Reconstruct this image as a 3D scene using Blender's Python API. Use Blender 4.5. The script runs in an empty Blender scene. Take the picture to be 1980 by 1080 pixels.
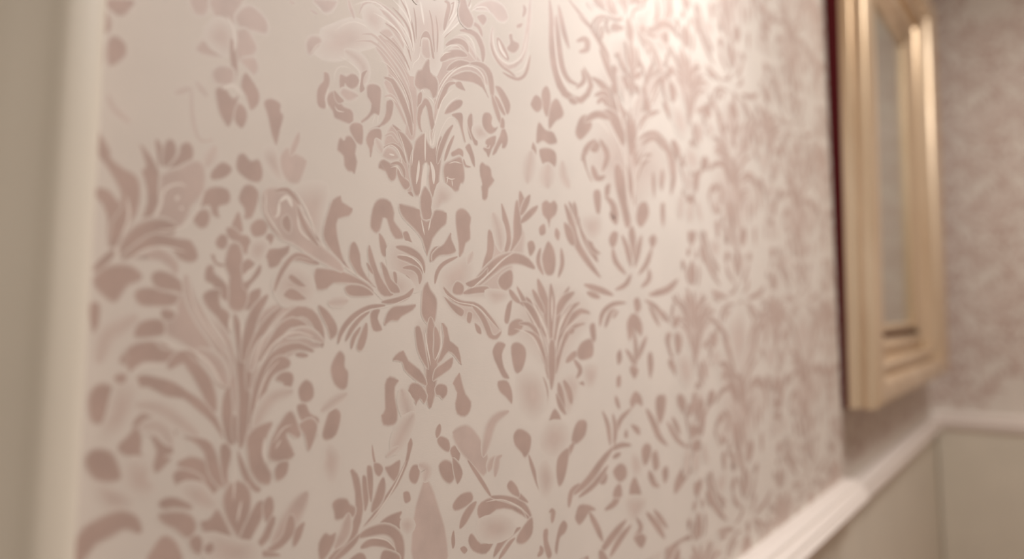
import bpy, bmesh, math, random
from mathutils import Vector, Matrix
from mathutils.geometry import tessellate_polygon
random.seed(4)
scene = bpy.context.scene
COL = scene.collection

# ---------------------------------------------------------------- camera
H, ZC = 0.38, 1.25                       # camera: distance from the papered wall, height
F = 1500.0                               # focal length in pixels of a 1980 x 1080 picture
pitch = math.atan(.106)
yaw = math.atan(1070 * math.cos(pitch) / F)
cd = bpy.data.cameras.new('camera')
cam = bpy.data.objects.new('camera', cd)
COL.objects.link(cam)
cam.location = (H, 0, ZC)
cam.rotation_euler = (math.pi / 2 + pitch, 0, yaw)
cd.sensor_width = 36
cd.lens = F / 1980 * 36
cd.shift_y = -0.0515
cd.clip_start = .01
cd.dof.use_dof = True
cd.dof.focus_distance = 0.575
cd.dof.aperture_fstop = cd.lens / 1000 / .0122
cd.dof.aperture_blades = 0
scene.camera = cam

# ---------------------------------------------------------------- world, lights, exposure
scene.view_settings.view_transform = 'Standard'
scene.view_settings.look = 'None'
scene.view_settings.gamma = 1
scene.view_settings.use_curve_mapping = False
scene.view_settings.exposure = -0.08
w = bpy.data.worlds.new('room_air')
scene.world = w
w.use_nodes = True
bg = w.node_tree.nodes['Background']
bg.inputs[0].default_value = (.80, .75, .66, 1)
bg.inputs[1].default_value = .58

def lamp(name, loc, target, size, power, color, spread=180):
    d = bpy.data.lights.new(name, 'AREA')
    d.shape = 'DISK'
    d.size = size
    d.energy = power
    d.color = color
    d.spread = math.radians(spread)
    o = bpy.data.objects.new(name, d)
    COL.objects.link(o)
    o.location = loc
    o.rotation_euler = (Vector(target) - Vector(loc)).to_track_quat('-Z', 'Y').to_euler()
    return o
lamp('wall_lamp', (.37, .84, 1.80), (0, .60, 1.45), .40, 2.2, (1, .97, .985))
lamp('ceiling_fill', (.95, .85, 2.34), (.7, 1.1, 0), .4, 16, (1, .95, .90))  # unseen fill light, added to brighten the mirror frame's side and the room
lamp('passage_lamp', (.62, 2.05, 2.34), (.45, 2.35, 0), .3, 9, (1, .94, .88))

# ---------------------------------------------------------------- materials
def mat(name, color, rough=.5, metal=0, spec=.5):
    m = bpy.data.materials.new(name)
    m.use_nodes = True
    b = m.node_tree.nodes['Principled BSDF']
    b.inputs['Base Color'].default_value = (*color, 1)
    b.inputs['Roughness'].default_value = rough
    b.inputs['Metallic'].default_value = metal
    b.inputs['Specular IOR Level'].default_value = spec
    return m
def noise_color(m, c1, c2, scale, detail=4, lo=.35, hi=.65, mapping=None):
    nt = m.node_tree
    tc = nt.nodes.new('ShaderNodeTexCoord')
    n = nt.nodes.new('ShaderNodeTexNoise')
    n.inputs['Scale'].default_value = scale
    n.inputs['Detail'].default_value = detail
    src = tc.outputs['Object']
    if mapping:
        mp = nt.nodes.new('ShaderNodeMapping')
        mp.inputs['Scale'].default_value = mapping
        nt.links.new(src, mp.inputs[0])
        src = mp.outputs[0]
    nt.links.new(src, n.inputs['Vector'])
    r = nt.nodes.new('ShaderNodeValToRGB')
    r.color_ramp.elements[0].position = lo
    r.color_ramp.elements[1].position = hi
    r.color_ramp.elements[0].color = (*c1, 1)
    r.color_ramp.elements[1].color = (*c2, 1)
    nt.links.new(n.outputs['Fac'], r.inputs[0])
    nt.links.new(r.outputs[0], nt.nodes['Principled BSDF'].inputs['Base Color'])
    return r, src
def bump(m, scale, strength, dist, mapping=None):
    nt = m.node_tree
    tc = nt.nodes.new('ShaderNodeTexCoord')
    src = tc.outputs['Object']
    if mapping:
        mp = nt.nodes.new('ShaderNodeMapping')
        mp.inputs['Scale'].default_value = mapping
        nt.links.new(src, mp.inputs[0])
        src = mp.outputs[0]
    n = nt.nodes.new('ShaderNodeTexNoise')
    n.inputs['Scale'].default_value = scale
    n.inputs['Detail'].default_value = 3
    nt.links.new(src, n.inputs['Vector'])
    b = nt.nodes.new('ShaderNodeBump')
    b.inputs['Strength'].default_value = strength
    b.inputs['Distance'].default_value = dist
    nt.links.new(n.outputs['Fac'], b.inputs['Height'])
    nt.links.new(b.outputs[0], nt.nodes['Principled BSDF'].inputs['Normal'])

GROUND = (.715, .655, .595)
DARK = (.495, .372, .325)
MID = (.585, .472, .422)
m_paper = mat('cream_wallpaper', GROUND, .62, 0, .16)
noise_color(m_paper, tuple(c * .975 for c in GROUND), tuple(min(1, c * 1.02) for c in GROUND), 14, 3)
bump(m_paper, 900, .12, .0004, (1, .25, 1))

def print_mat(name, core):
    # print colour fades to the paper colour along the brushed rim (attribute 'fade')
    m = mat(name, core, .48, 0, .5)
    nt = m.node_tree
    r, src = noise_color(m, tuple(c * .94 for c in core), tuple(min(1, c * 1.09) for c in core), 42, 5, .3, .7)
    at = nt.nodes.new('ShaderNodeAttribute')
    at.attribute_name = 'fade'
    mx = nt.nodes.new('ShaderNodeMix')
    mx.data_type = 'RGBA'
    nt.links.new(at.outputs['Fac'], mx.inputs['Factor'])
    mx.inputs['A'].default_value = (*GROUND, 1)
    nt.links.new(r.outputs[0], mx.inputs['B'])
    nt.links.new(mx.outputs['Result'], nt.nodes['Principled BSDF'].inputs['Base Color'])
    bump(m, 1500, .15, .0004)
    return m
m_dark = print_mat('dusty_rose_print', DARK)
m_mid = print_mat('pale_rose_sheen_print', MID)  # middle print tone; in the top motifs its paleness paints in sheen
m_line = mat('cream_sheen_line_print', tuple(c * 1.09 for c in GROUND), .46, 0, .6)  # printed lines in paper colour, lightened to carry a painted sheen
PAINT = (.71, .66, .56)
m_paint = mat('greige_paint', PAINT, .45, 0, .4)
noise_color(m_paint, tuple(c * .97 for c in PAINT), tuple(c * 1.03 for c in PAINT), 6)
m_rail = mat('ivory_gloss_paint', (.85, .78, .73), .38, 0, .5)
m_gold = mat('champagne_gilt', (.74, .58, .42), .30, .55, .5)
noise_color(m_gold, (.63, .465, .30), (.82, .67, .495), 3, 3, .3, .7, (6, 6, .8))
m_red = mat('dark_red_felt', (.09, .006, .008), .8, 0, .2)
m_glass = mat('mirror_glass', (.66, .67, .60), .12, .9, .5)
m_floor = mat('red_brown_floor', (.34, .17, .11), .5)
m_ceil = mat('ceiling_paint', (.78, .74, .68), .8)

# ---------------------------------------------------------------- helpers
def link(name, mesh, m, parent=None):
    if m is not None and not mesh.materials:
        mesh.materials.append(m)
    o = bpy.data.objects.new(name, mesh)
    COL.objects.link(o)
    if parent:
        o.parent = parent
    return o
def from_bm(name, bm, m, parent=None, smooth=False):
    me = bpy.data.meshes.new(name)
    bm.normal_update()
    bm.to_mesh(me)
    bm.free()
    for p in me.polygons:
        p.use_smooth = smooth
    return link(name, me, m, parent)
def box(bm, lo, hi, bev=0):
    vs = bmesh.ops.create_cube(bm, size=1)['verts']
    for v in vs:
        v.co = Vector([(lo[i] + hi[i]) / 2 + v.co[i] * (hi[i] - lo[i]) for i in range(3)])
    if bev:
        es = {e for v in vs for e in v.link_edges}
        bmesh.ops.bevel(bm, geom=list(es), offset=bev, segments=2, profile=.5, affect='EDGES')
def box_obj(name, lo, hi, m, parent=None, bev=0):
    bm = bmesh.new()
    box(bm, lo, hi, bev)
    return from_bm(name, bm, m, parent)
def extrude_profile(name, prof, a, b, place, m, parent=None, smooth=True):
    # prof: closed outline (u, v); place(u, v, t) -> point; swept straight from t = a to t = b
    bm = bmesh.new()
    r0 = [bm.verts.new(place(u, v, a)) for u, v in prof]
    r1 = [bm.verts.new(place(u, v, b)) for u, v in prof]
    n = len(prof)
    for i in range(n):
        bm.faces.new((r0[i], r0[(i + 1) % n], r1[(i + 1) % n], r1[i]))
    bm.faces.new(r0[::-1])
    bm.faces.new(r1)
    bmesh.ops.recalc_face_normals(bm, faces=bm.faces)
    o = from_bm(name, bm, m, parent)
    if smooth:
        for p in o.data.polygons:
            p.use_smooth = len(p.vertices) == 4
        o.data.set_sharp_from_angle(angle=math.radians(38))
    return o
def structure(o):
    o['kind'] = 'structure'
    return o
def catmull(P, n):
    N = len(P)
    out = []
    for i in range(N):
        a, b, c, d = P[i - 1], P[i], P[(i + 1) % N], P[(i + 2) % N]
        for k in range(n):
            t = k / n
            out.append(b if k == 0 else .5 * ((2 * b) + (c - a) * t + (2 * a - 5 * b + 4 * c - d) * t * t + (3 * b - a - 3 * c + d) * t ** 3))
    return out

# ---------------------------------------------------------------- the room
YB = 3.07                                # back wall
YE = 1.685                               # where the papered wall steps back
R = .02                                  # depth of that step
wall_left = structure(box_obj('wall_left', (-.12, .12, .86), (0, YE, 2.4), m_paper))
wall_niche = structure(box_obj('wall_niche', (-.12, YE, .80), (-R, YB, 2.4), m_paper))
wall_back = structure(box_obj('wall_back', (-.2, YB, .80), (2.0, YB + .1, 2.4), m_paper))
wall_right = structure(box_obj('wall_right', (2.0, -1.6, 0), (2.1, YB + .1, 2.4), m_paper))
structure(box_obj('floor', (-.2, -1.6, -.05), (2.1, YB + .1, 0), m_floor))
structure(box_obj('ceiling', (-.2, -1.6, 2.4), (2.1, YB + .1, 2.45), m_ceil))

# wainscot below the chair rails: boards with fine joints
wl = structure(box_obj('wall_wainscot_left', (-.12, .10, 0), (-.016, YB, .86), m_paint))
ys = [.19, 1.15, 2.10, YB - .0095]
for a, b in zip(ys, ys[1:]):
    box_obj('panel', (-.017, a + .0012, .10), (-.008, b - .0012, .86), m_paint, wl, .0015)
wb = structure(box_obj('wall_wainscot_back', (-.12, YB - .002, 0), (2.0, YB + .1, .86), m_paint))
xs = [-.005, .62, 1.25, 1.98]
for a, b in zip(xs, xs[1:]):
    box_obj('panel', (a + .0012, YB - .012, .10), (b - .0012, YB - .001, .86), m_paint, wb, .0015)
structure(box_obj('baseboard_left', (-.03, .19, 0), (.004, YB - .02, .10), m_rail, None, .004))
structure(box_obj('baseboard_back', (.004, YB - .024, 0), (1.99, YB - .001, .10), m_rail, None, .004))

# chair rails: thick one on the papered wall, thin ones past the step and on the back wall
thick = [(-.02, .915), (.012, .915), (.020, .913), (.025, .910), (.0265, .907), (.0245, .9045), (.026, .9025), (.031, .902), (.036, .9005), (.0385, .8975), (.0385, .8955), (.036, .8935), (.0375, .8915),
         (.0415, .8905), (.0432, .8885), (.0425, .887), (.0405, .886), (.042, .8848), (.0445, .884), (.045, .8825), (.044, .881), (.040, .878), (.030, .872), (.022, .86), (.016, .845), (-.02, .845)]
extrude_profile('trim_1', thick, .172, YE - .001, lambda u, v, t: (u, t, v), m_rail)['kind'] = 'structure'
thin = [(-R - .01, .885), (-.006, .885), (.004, .882), (.009, .876), (.009, .868), (.006, .864), (.010, .860), (.012, .854), (.012, .846), (.008, .838), (-.004, .832), (-.02, .832)]
extrude_profile('trim_2', thin, YE - .001, YB - .004, lambda u, v, t: (u, t, v), m_rail)['kind'] = 'structure'
back = [(-.01, .902), (.010, .902), (.020, .899), (.026, .893), (.026, .884), (.022, .878), (.027, .872), (.027, .858), (.020, .848), (.010, .842), (-.01, .842)]
extrude_profile('trim_3', back, -R + .004, 1.999, lambda u, v, t: (t, YB - u, v), m_rail)['kind'] = 'structure'

# door casing at the left edge
cas = [(-.01, .182), (.004, .1815), (.012, .180), (.020, .177), (.0265, .1725), (.029, .168), (.0305, .158), (.0298, .1545), (.028, .1515),
       (.0262, .1475), (.0235, .139), (.0195, .128), (.014, .118), (-.01, .116)]
extrude_profile('trim_4', cas, 0, 2.15, lambda u, v, t: (u, v, t), m_paint)['kind'] = 'structure'
structure(box_obj('wall_near', (-.12, -.9, 0), (-.01, .12, 2.4), m_paint))

PRINT = {
 'A': """M 1 -581,1715 -504,1634 -425,1543 -474,1456 -408,1378 -301,1307 -245,1205 -257,1089 -161,1106 -135,1188 -126,1423 -164,1590 -214,1655 -312,1792 -471,1841
M 1 46,1522 63,1375 8,1137 37,1142 65,1226 108,1385 181,1553 336,1694 500,1778 654,1729 760,1744 706,1874 566,1946 497,2025 365,1987 177,1840 73,1669
M 2 -452,1072 -450,999 -320,965 -318,854 -263,768 -181,723 -159,1001 -270,1115 -378,1179
W 2 -1026,1605 -1064,1551 -1073,1506 -992,1502 -883,1532 -794,1592 -689,1657 -569,1719 -583,1793 -670,1818 -765,1811 -851,1771 -939,1713 -1035,1654
M 3 -1152,1484 -1124,1476 -1095,1521 -1054,1562 -1039,1597 -1066,1617 -1118,1607 -1154,1576 -1167,1530
LS 4 -1129,1486 -1119,1500 -1110,1515 -1100,1530 -1088,1544 -1076,1557 -1060,1568 -1043,1578 -1044,1579 -1062,1571 -1079,1560 -1093,1546 -1104,1531 -1114,1516 -1123,1501 -1130,1486
LS 3 -932,1693 -855,1760 -762,1806 -667,1808 -584,1785 -511,1746 -437,1706 -365,1662 -295,1614 -294,1615 -360,1666 -431,1712 -504,1753 -578,1791 -663,1815 -761,1812 -858,1763 -933,1693
MS 3 -737,1677 -610,1709 -505,1676 -416,1619 -334,1552 -265,1475 -218,1385 -196,1283 -174,1180 -166,1182 -171,1290 -187,1396 -232,1492 -304,1572 -389,1640 -485,1697 -603,1727 -738,1682
MS 4 -686,1742 -606,1760 -543,1737 -485,1705 -428,1668 -370,1631 -315,1592 -268,1545 -221,1497 -214,1501 -246,1559 -288,1610 -343,1653 -401,1691 -460,1728 -524,1759 -599,1778 -686,1747
DS 4 -471,1489 -411,1476 -376,1435 -340,1390 -306,1342 -272,1295 -243,1245 -220,1192 -190,1138 -175,1143 -175,1206 -187,1266 -212,1323 -246,1374 -284,1422 -329,1466 -383,1507 -466,1500
DS 5 -441,1584 -392,1551 -344,1517 -301,1478 -265,1434 -234,1387 -212,1336 -195,1282 -174,1228 -167,1230 -174,1288 -187,1345 -207,1399 -238,1449 -277,1493 -323,1532 -377,1564 -437,1588
LS 6 -529,1599 -463,1601 -413,1578 -369,1547 -328,1513 -291,1476 -260,1435 -233,1391 -208,1346 -207,1347 -228,1394 -253,1439 -284,1480 -322,1518 -363,1552 -408,1582 -461,1605 -528,1601
LS 7 -438,1539 -389,1517 -343,1490 -306,1457 -274,1419 -249,1377 -228,1333 -207,1289 -205,1290 -223,1336 -242,1380 -267,1423 -300,1461 -338,1495 -385,1521 -437,1540
WS 3 -832,1575 -799,1551 -766,1536 -738,1518 -714,1498 -699,1475 -693,1444 -680,1407 -661,1409 -631,1454 -621,1502 -637,1546 -672,1576 -717,1594 -768,1600 -824,1589
D 1 -1017,1341 -1045,1309 -1068,1261 -1067,1186 -1040,1154 -997,1159 -993,1193 -1000,1243 -975,1300 -964,1354 -978,1398 -1016,1393
D 2 -989,1229 -977,1189 -938,1154 -920,1115 -881,1106 -813,1098 -756,1104 -752,1176 -782,1205 -839,1210 -897,1258 -926,1295 -974,1266
LS 3 -976,1309 -982,1286 -986,1265 -992,1243 -998,1221 -993,1200 -986,1181 -977,1163 -975,1164 -980,1183 -986,1203 -990,1222 -985,1243 -979,1265 -976,1287 -975,1309
LS 3 -918,1193 -911,1178 -899,1167 -880,1164 -859,1166 -838,1170 -838,1172 -858,1171 -878,1170 -895,1173 -906,1182 -916,1193
D 4 -883,1339 -865,1300 -843,1314 -838,1368 -821,1350 -775,1339 -729,1367 -707,1417 -743,1449 -789,1442 -823,1415 -868,1421 -885,1400
M 5 -865,1317 -876,1289 -852,1268 -807,1252 -761,1267 -715,1308 -751,1326 -843,1331
D 6 -919,1244 -884,1217 -840,1245 -875,1267 -926,1295
D 5 -695,1429 -705,1364 -692,1336 -657,1366 -670,1399 -666,1446 -637,1503 -684,1477
D 6 -639,1362 -632,1318 -595,1281 -605,1224 -640,1181 -681,1146 -675,1129 -628,1157 -580,1202 -556,1217 -519,1215 -507,1245 -502,1310 -498,1394 -524,1425 -586,1424 -634,1399
LS 7 -556,1208 -564,1190 -571,1173 -576,1156 -579,1139 -578,1139 -570,1156 -564,1173 -558,1190 -555,1208
LS 7 -526,1214 -529,1197 -531,1181 -531,1165 -530,1149 -529,1149 -525,1166 -524,1182 -523,1198 -524,1214
D 8 -451,1266 -462,1218 -505,1154 -566,1119 -614,1088 -612,1025 -496,1046 -516,1124 -461,1158 -404,1211 -380,1281 -382,1351 -446,1332
LS 6 -889,1534 -846,1527 -805,1517 -766,1503 -729,1487 -704,1462 -704,1424 -708,1384 -711,1345 -709,1345 -702,1385 -696,1425 -696,1465 -722,1492 -761,1509 -801,1523 -844,1531 -888,1535
LS 1 -927,1346 -926,1374 -924,1402 -912,1430 -891,1456 -860,1473 -825,1476 -790,1476 -790,1477 -824,1480 -860,1478 -895,1459 -918,1431 -930,1402 -931,1373 -928,1346
MS 9 -458,1359 -412,1370 -386,1351 -362,1321 -337,1290 -311,1260 -283,1230 -250,1203 -241,1207 -256,1245 -277,1279 -300,1311 -326,1342 -356,1373 -404,1392 -460,1365
LS 10 -452,1349 -426,1358 -400,1364 -379,1358 -361,1347 -342,1336 -341,1337 -357,1350 -375,1362 -398,1368 -427,1362 -453,1350
M 1 -1067,1807 -1023,1787 -970,1813 -927,1871 -939,1902 -1111,1845
MS 1 -1141,1769 -1130,1761 -1116,1757 -1101,1755 -1083,1758 -1080,1762 -1092,1770 -1106,1774 -1121,1776 -1139,1773
MS 1 -1303,1770 -1295,1763 -1286,1762 -1276,1763 -1263,1771 -1261,1775 -1269,1782 -1278,1783 -1289,1782 -1301,1775
MS 4 -825,1940 -827,1911 -820,1886 -808,1865 -792,1846 -769,1831 -762,1836 -765,1863 -775,1885 -786,1906 -799,1926 -817,1944
MS 1 -716,1884 -679,1952 -603,1994 -526,1991 -448,1978 -378,1952 -316,1917 -266,1870 -221,1817 -213,1822 -243,1884 -290,1937 -353,1977 -427,2004 -510,2018 -602,2016 -694,1959 -723,1884
MS 2 -601,1956 -535,1953 -477,1939 -427,1913 -380,1883 -335,1850 -295,1813 -260,1771 -220,1729 -210,1735 -228,1788 -256,1837 -295,1880 -341,1916 -393,1946 -451,1970 -522,1978 -599,1964
MS 3 -488,1890 -441,1869 -397,1845 -359,1816 -322,1785 -287,1752 -255,1716 -219,1681 -210,1686 -227,1732 -252,1774 -286,1811 -325,1843 -369,1871 -421,1891 -482,1897
MS 4 -522,1804 -465,1804 -417,1792 -379,1767 -343,1738 -307,1709 -271,1678 -231,1649 -224,1653 -248,1693 -279,1728 -313,1760 -351,1790 -396,1815 -455,1823 -520,1810
MS 5 -458,1749 -421,1727 -383,1706 -348,1683 -316,1657 -283,1629 -251,1602 -215,1576 -209,1579 -232,1614 -260,1645 -291,1674 -325,1701 -363,1724 -407,1741 -454,1753
LS 3 -538,1979 -481,1982 -432,1971 -389,1952 -349,1928 -313,1900 -280,1870 -246,1840 -244,1841 -275,1874 -307,1905 -343,1933 -383,1957 -427,1977 -479,1986 -538,1981
LS 4 -499,1917 -440,1911 -388,1895 -348,1866 -313,1833 -281,1797 -252,1759 -223,1720 -221,1721 -247,1762 -275,1801 -306,1838 -342,1871 -383,1900 -437,1915 -498,1918
W 5 -658,1849 -596,1812 -521,1816 -498,1917 -600,1960 -672,1909
M 6 -495,1787 -444,1783 -392,1826 -445,1858 -521,1816
W 6 -275,1978 -232,1864 -257,1740 -213,1616 -171,1607 73,1669 131,1847 144,1995 252,2090 395,2263 281,2290 202,2284 -126,2175 -318,2081
DS 7 -399,2024 -353,1998 -306,1972 -266,1940 -236,1902 -218,1856 -205,1807 -191,1758 -186,1760 -188,1813 -197,1865 -214,1914 -246,1954 -290,1986 -341,2010 -395,2028
DS 7 -473,1886 -418,1874 -363,1860 -316,1838 -277,1809 -249,1771 -227,1729 -203,1686 -198,1688 -211,1736 -229,1781 -257,1822 -299,1853 -350,1875 -409,1886 -471,1890
DS 7 -522,1805 -471,1787 -418,1769 -369,1747 -324,1720 -284,1689 -250,1652 -215,1615 -211,1617 -235,1661 -266,1701 -305,1735 -353,1762 -405,1784 -461,1799 -520,1809
DS 8 -321,2108 -291,2074 -260,2040 -234,2003 -211,1965 -194,1922 -180,1878 -164,1834 -159,1836 -163,1885 -173,1932 -189,1976 -212,2016 -241,2053 -277,2085 -317,2112
DS 9 -183,2096 -177,2050 -169,2005 -164,1959 -159,1913 -150,1868 -146,1870 -143,1918 -144,1966 -149,2013 -160,2057 -179,2098
DS 7 -11,2131 2,2089 13,2047 19,2002 24,1957 32,1913 40,1869 53,1826 59,1828 58,1875 54,1920 49,1966 44,2011 35,2056 19,2098 -6,2134
DS 8 64,2114 71,2059 79,2005 80,1948 80,1891 83,1834 88,1836 98,1895 102,1954 100,2012 89,2066 69,2116
LS 8 -768,1922 -672,1977 -572,2004 -486,1986 -403,1958 -324,1923 -255,1877 -208,1816 -183,1741 -179,1742 -198,1821 -243,1886 -313,1934 -393,1969 -477,1997 -568,2014 -674,1983 -769,1924
LS 8 -587,1926 -525,1919 -465,1908 -408,1892 -355,1870 -311,1838 -272,1802 -231,1766 -228,1768 -262,1809 -300,1847 -344,1880 -398,1903 -457,1918 -520,1927 -586,1928
LS 9 -400,2082 -343,2055 -288,2025 -246,1984 -217,1935 -198,1880 -184,1822 -169,1764 -166,1766 -173,1826 -184,1886 -202,1943 -232,1993 -276,2034 -334,2063 -397,2085
LS 10 -280,2122 -268,2090 -253,2060 -239,2030 -225,1999 -208,1969 -204,1971 -210,2006 -220,2039 -235,2070 -253,2099 -276,2125
LS 7 -114,2178 -110,2141 -102,2105 -93,2070 -82,2036 -67,2003 -63,2004 -65,2042 -72,2079 -82,2114 -93,2148 -109,2180
DS 7 168,2259 196,2251 194,2227 185,2197 174,2163 165,2129 159,2096 155,2063 160,2032 173,2034 194,2070 207,2104 219,2138 230,2172 240,2207 244,2243 228,2277 174,2268
DS 8 251,2266 271,2277 263,2255 255,2228 244,2200 233,2171 221,2141 216,2112 224,2112 249,2142 268,2173 284,2204 297,2235 301,2266 291,2299 248,2271
DS 9 329,2304 352,2313 338,2271 321,2228 299,2184 269,2141 235,2099 203,2055 207,2055 246,2096 283,2139 316,2184 339,2229 356,2274 366,2320 329,2307
DS 7 492,2382 458,2320 423,2260 376,2201 324,2143 272,2086 221,2030 173,1974 177,1973 234,2026 288,2082 342,2139 395,2197 442,2259 475,2321 497,2383
LS 10 375,2343 350,2290 324,2238 291,2186 255,2135 218,2085 179,2035 142,1985 146,1985 192,2032 234,2082 274,2133 311,2185 343,2239 366,2292 380,2344
LS 11 509,2366 473,2312 437,2260 392,2210 344,2160 296,2111 249,2063 204,2014 207,2013 260,2058 311,2106 361,2155 409,2205 455,2258 489,2312 514,2366
LS 11 294,2315 284,2274 276,2235 261,2195 239,2154 218,2112 222,2112 255,2153 282,2196 298,2239 303,2279 299,2317
M 1 598,2328 703,2362 793,2358 867,2324 961,2342 1019,2406 942,2486 775,2476 632,2406 529,2317
LS 12 496,2284 534,2310 572,2336 613,2357 656,2372 697,2380 729,2371 756,2356 759,2358 737,2378 704,2390 657,2382 610,2366 566,2342 528,2314 494,2285
D 1 633,2229 668,2223 712,2287 668,2318 581,2268
DS 1 408,2129 455,2152 496,2171 534,2176 569,2175 595,2162 617,2141 646,2121 657,2127 654,2160 639,2190 605,2211 552,2214 492,2200 439,2169 402,2134
DS 2 364,2082 431,2090 491,2092 538,2084 571,2059 599,2027 622,1992 636,1952 653,1910 670,1914 692,1968 691,2019 673,2064 641,2103 593,2134 519,2140 438,2126 364,2093
MS 2 300,2006 347,2009 384,2009 407,1993 431,1971 461,1951 493,1933 524,1916 560,1899 573,1906 562,1939 538,1964 511,1986 483,2006 455,2028 414,2046 354,2037 301,2014
LS 3 332,2040 386,2057 438,2069 479,2061 510,2042 534,2017 550,1987 564,1956 568,1958 560,1992 546,2023 523,2050 489,2070 442,2078 386,2063 332,2042
DS 4 195,1912 241,1929 280,1947 315,1961 346,1968 375,1968 401,1963 424,1950 456,1936 473,1944 476,1978 457,2006 417,2022 364,2023 306,2008 256,1982 217,1953 187,1920
LS 7 162,1866 192,1891 223,1915 258,1933 297,1943 334,1947 367,1941 398,1931 399,1933 372,1946 339,1954 298,1951 256,1940 218,1919 187,1893 160,1867
DS 8 140,1773 191,1794 229,1815 268,1831 307,1848 345,1862 388,1873 444,1895 453,1912 411,1930 355,1930 293,1915 236,1890 184,1858 143,1821 124,1780
LS 9 140,1809 158,1827 176,1845 200,1857 227,1869 255,1881 254,1882 226,1874 197,1864 170,1849 151,1829 138,1809
D 9 288,1745 400,1805 499,1852 432,1856 335,1835 240,1774 202,1717
DS 10 499,1847 572,1851 634,1850 681,1833 712,1803 729,1763 744,1718 760,1672 787,1628 806,1633 820,1689 820,1741 813,1792 794,1843 746,1882 670,1900 582,1890 499,1858
D 2 337,1673 434,1687 534,1700 654,1686 743,1619 707,1676 636,1769 500,1788 368,1744 257,1674
D 3 321,1617 370,1608 431,1612 410,1638 369,1671 305,1645
DS 4 106,1393 140,1432 166,1471 188,1511 209,1550 227,1586 256,1614 306,1640 304,1649 238,1638 181,1598 152,1553 130,1513 113,1473 98,1433 94,1394
D 1 261,1397 371,1462 403,1511 370,1524 291,1496 214,1428 184,1371
LS 11 64,1405 104,1495 155,1584 228,1672 325,1754 450,1814 581,1826 668,1779 696,1695 700,1697 680,1785 589,1836 449,1824 317,1761 216,1676 143,1586 94,1495 61,1405
LS 5 39,1162 61,1222 83,1283 106,1345 131,1406 161,1468 209,1528 275,1585 273,1586 200,1531 149,1470 117,1407 91,1344 69,1283 51,1222 35,1162
LS 12 91,1532 125,1583 160,1635 205,1684 261,1731 320,1778 319,1779 256,1734 198,1687 153,1636 119,1584 89,1532
LS 2 169,1387 200,1422 230,1456 267,1487 310,1517 355,1546 353,1547 305,1521 260,1491 222,1458 192,1423 167,1388
D 1 471,1283 505,1226 572,1238 537,1317 536,1412 511,1449 486,1423 462,1344
D 11 906,1655 963,1578 1000,1535 1038,1560 1054,1632 1000,1699 906,1757 832,1739
D 12 842,1608 888,1562 953,1520 981,1537 944,1608 888,1651 824,1659
DS 13 781,1648 788,1597 808,1552 833,1509 864,1467 909,1431 923,1436 916,1488 896,1534 870,1577 838,1618 794,1654
LS 13 832,1683 868,1654 904,1626 935,1595 962,1561 990,1527 992,1528 970,1565 945,1599 913,1631 875,1659 834,1684
D 8 -112,1830 -98,1824 -84,1878 -48,1898 3,1863 27,1778 57,1776 41,1843 17,1917 -13,1959 -50,1960 -78,1934 -99,1893
M 9 -90,1786 -60,1755 -17,1746 12,1774 4,1832 -12,1898 -48,1898 -84,1878
D 13 -162,1512 -99,1488 -56,1508 2,1511 47,1462 91,1492 108,1587 74,1639 14,1654 -2,1750 -46,1729 -87,1658 -130,1637 -157,1582
LS 10 -185,1633 -178,1655 -168,1676 -147,1695 -125,1715 -109,1738 -104,1761 -103,1783 -105,1782 -111,1760 -118,1738 -133,1718 -154,1698 -175,1677 -185,1654 -187,1633
LS 14 -98,1478 -86,1489 -75,1498 -69,1497 -65,1487 -57,1476 -45,1489 -41,1501 -42,1501 -50,1489 -55,1482 -57,1491 -62,1502 -77,1503 -90,1491 -99,1478
D 15 -124,1355 -90,1392 -77,1454 -91,1480 -126,1442
D 16 -83,1393 -117,1357 -130,1267 -107,1203 -72,1181 -86,1217 -88,1295 -40,1393 -10,1330 13,1256 36,1216 65,1266 49,1323 33,1389 -11,1439 -55,1439
LS 17 -27,1464 -6,1456 15,1450 33,1440 47,1428 61,1415 64,1416 56,1433 43,1448 23,1458 -1,1463 -26,1466
MS 1 785,2231 751,2086 824,1973 1015,1927 1240,2061 1322,2227 1357,2381 1377,2532 1372,2676 1351,2670 1314,2515 1279,2364 1238,2214 1170,2074 1023,1977 882,2013 805,2107 803,2236
DS 2 763,2100 773,2052 795,2009 833,1973 882,1943 944,1921 1016,1912 1084,1899 1152,1883 1159,1888 1104,1917 1038,1935 969,1947 913,1967 866,1994 827,2026 799,2064 772,2104
DS 3 940,1887 1005,1870 1081,1864 1175,1874 1266,1921 1322,1983 1347,2042 1361,2098 1365,2152 1353,2151 1323,2093 1300,2037 1274,1984 1231,1936 1169,1902 1096,1893 1022,1893 946,1894
D 1 859,2094 905,2039 1000,2008 1038,2041 981,2117 905,2176 849,2171
LS 2 873,2154 876,2119 891,2088 918,2062 953,2042 996,2028 1003,2033 979,2060 950,2082 925,2106 905,2132 881,2158
D 2 1048,2182 1000,2123 1038,2099 1116,2109 1186,2175 1176,2219 1097,2220 1077,2272 1028,2246
LS 3 792,2221 792,2133 822,2054 894,1995 1025,1982 1171,2051 1262,2154 1300,2257 1321,2357 1316,2356 1284,2254 1243,2154 1157,2058 1027,1996 909,2008 839,2063 806,2138 796,2223
LS 4 1116,1933 1183,1955 1245,1990 1284,2034 1312,2079 1331,2123 1340,2166 1341,2206 1337,2205 1327,2163 1315,2121 1295,2078 1268,2035 1234,1994 1179,1961 1116,1935
D 1 1147,2360 1156,2349 1185,2357 1216,2373 1235,2398 1237,2415 1197,2401 1156,2379
DS 2 1251,2587 1246,2561 1248,2543 1243,2523 1237,2501 1241,2478 1253,2479 1283,2506 1300,2534 1307,2563 1293,2584 1264,2593
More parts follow.
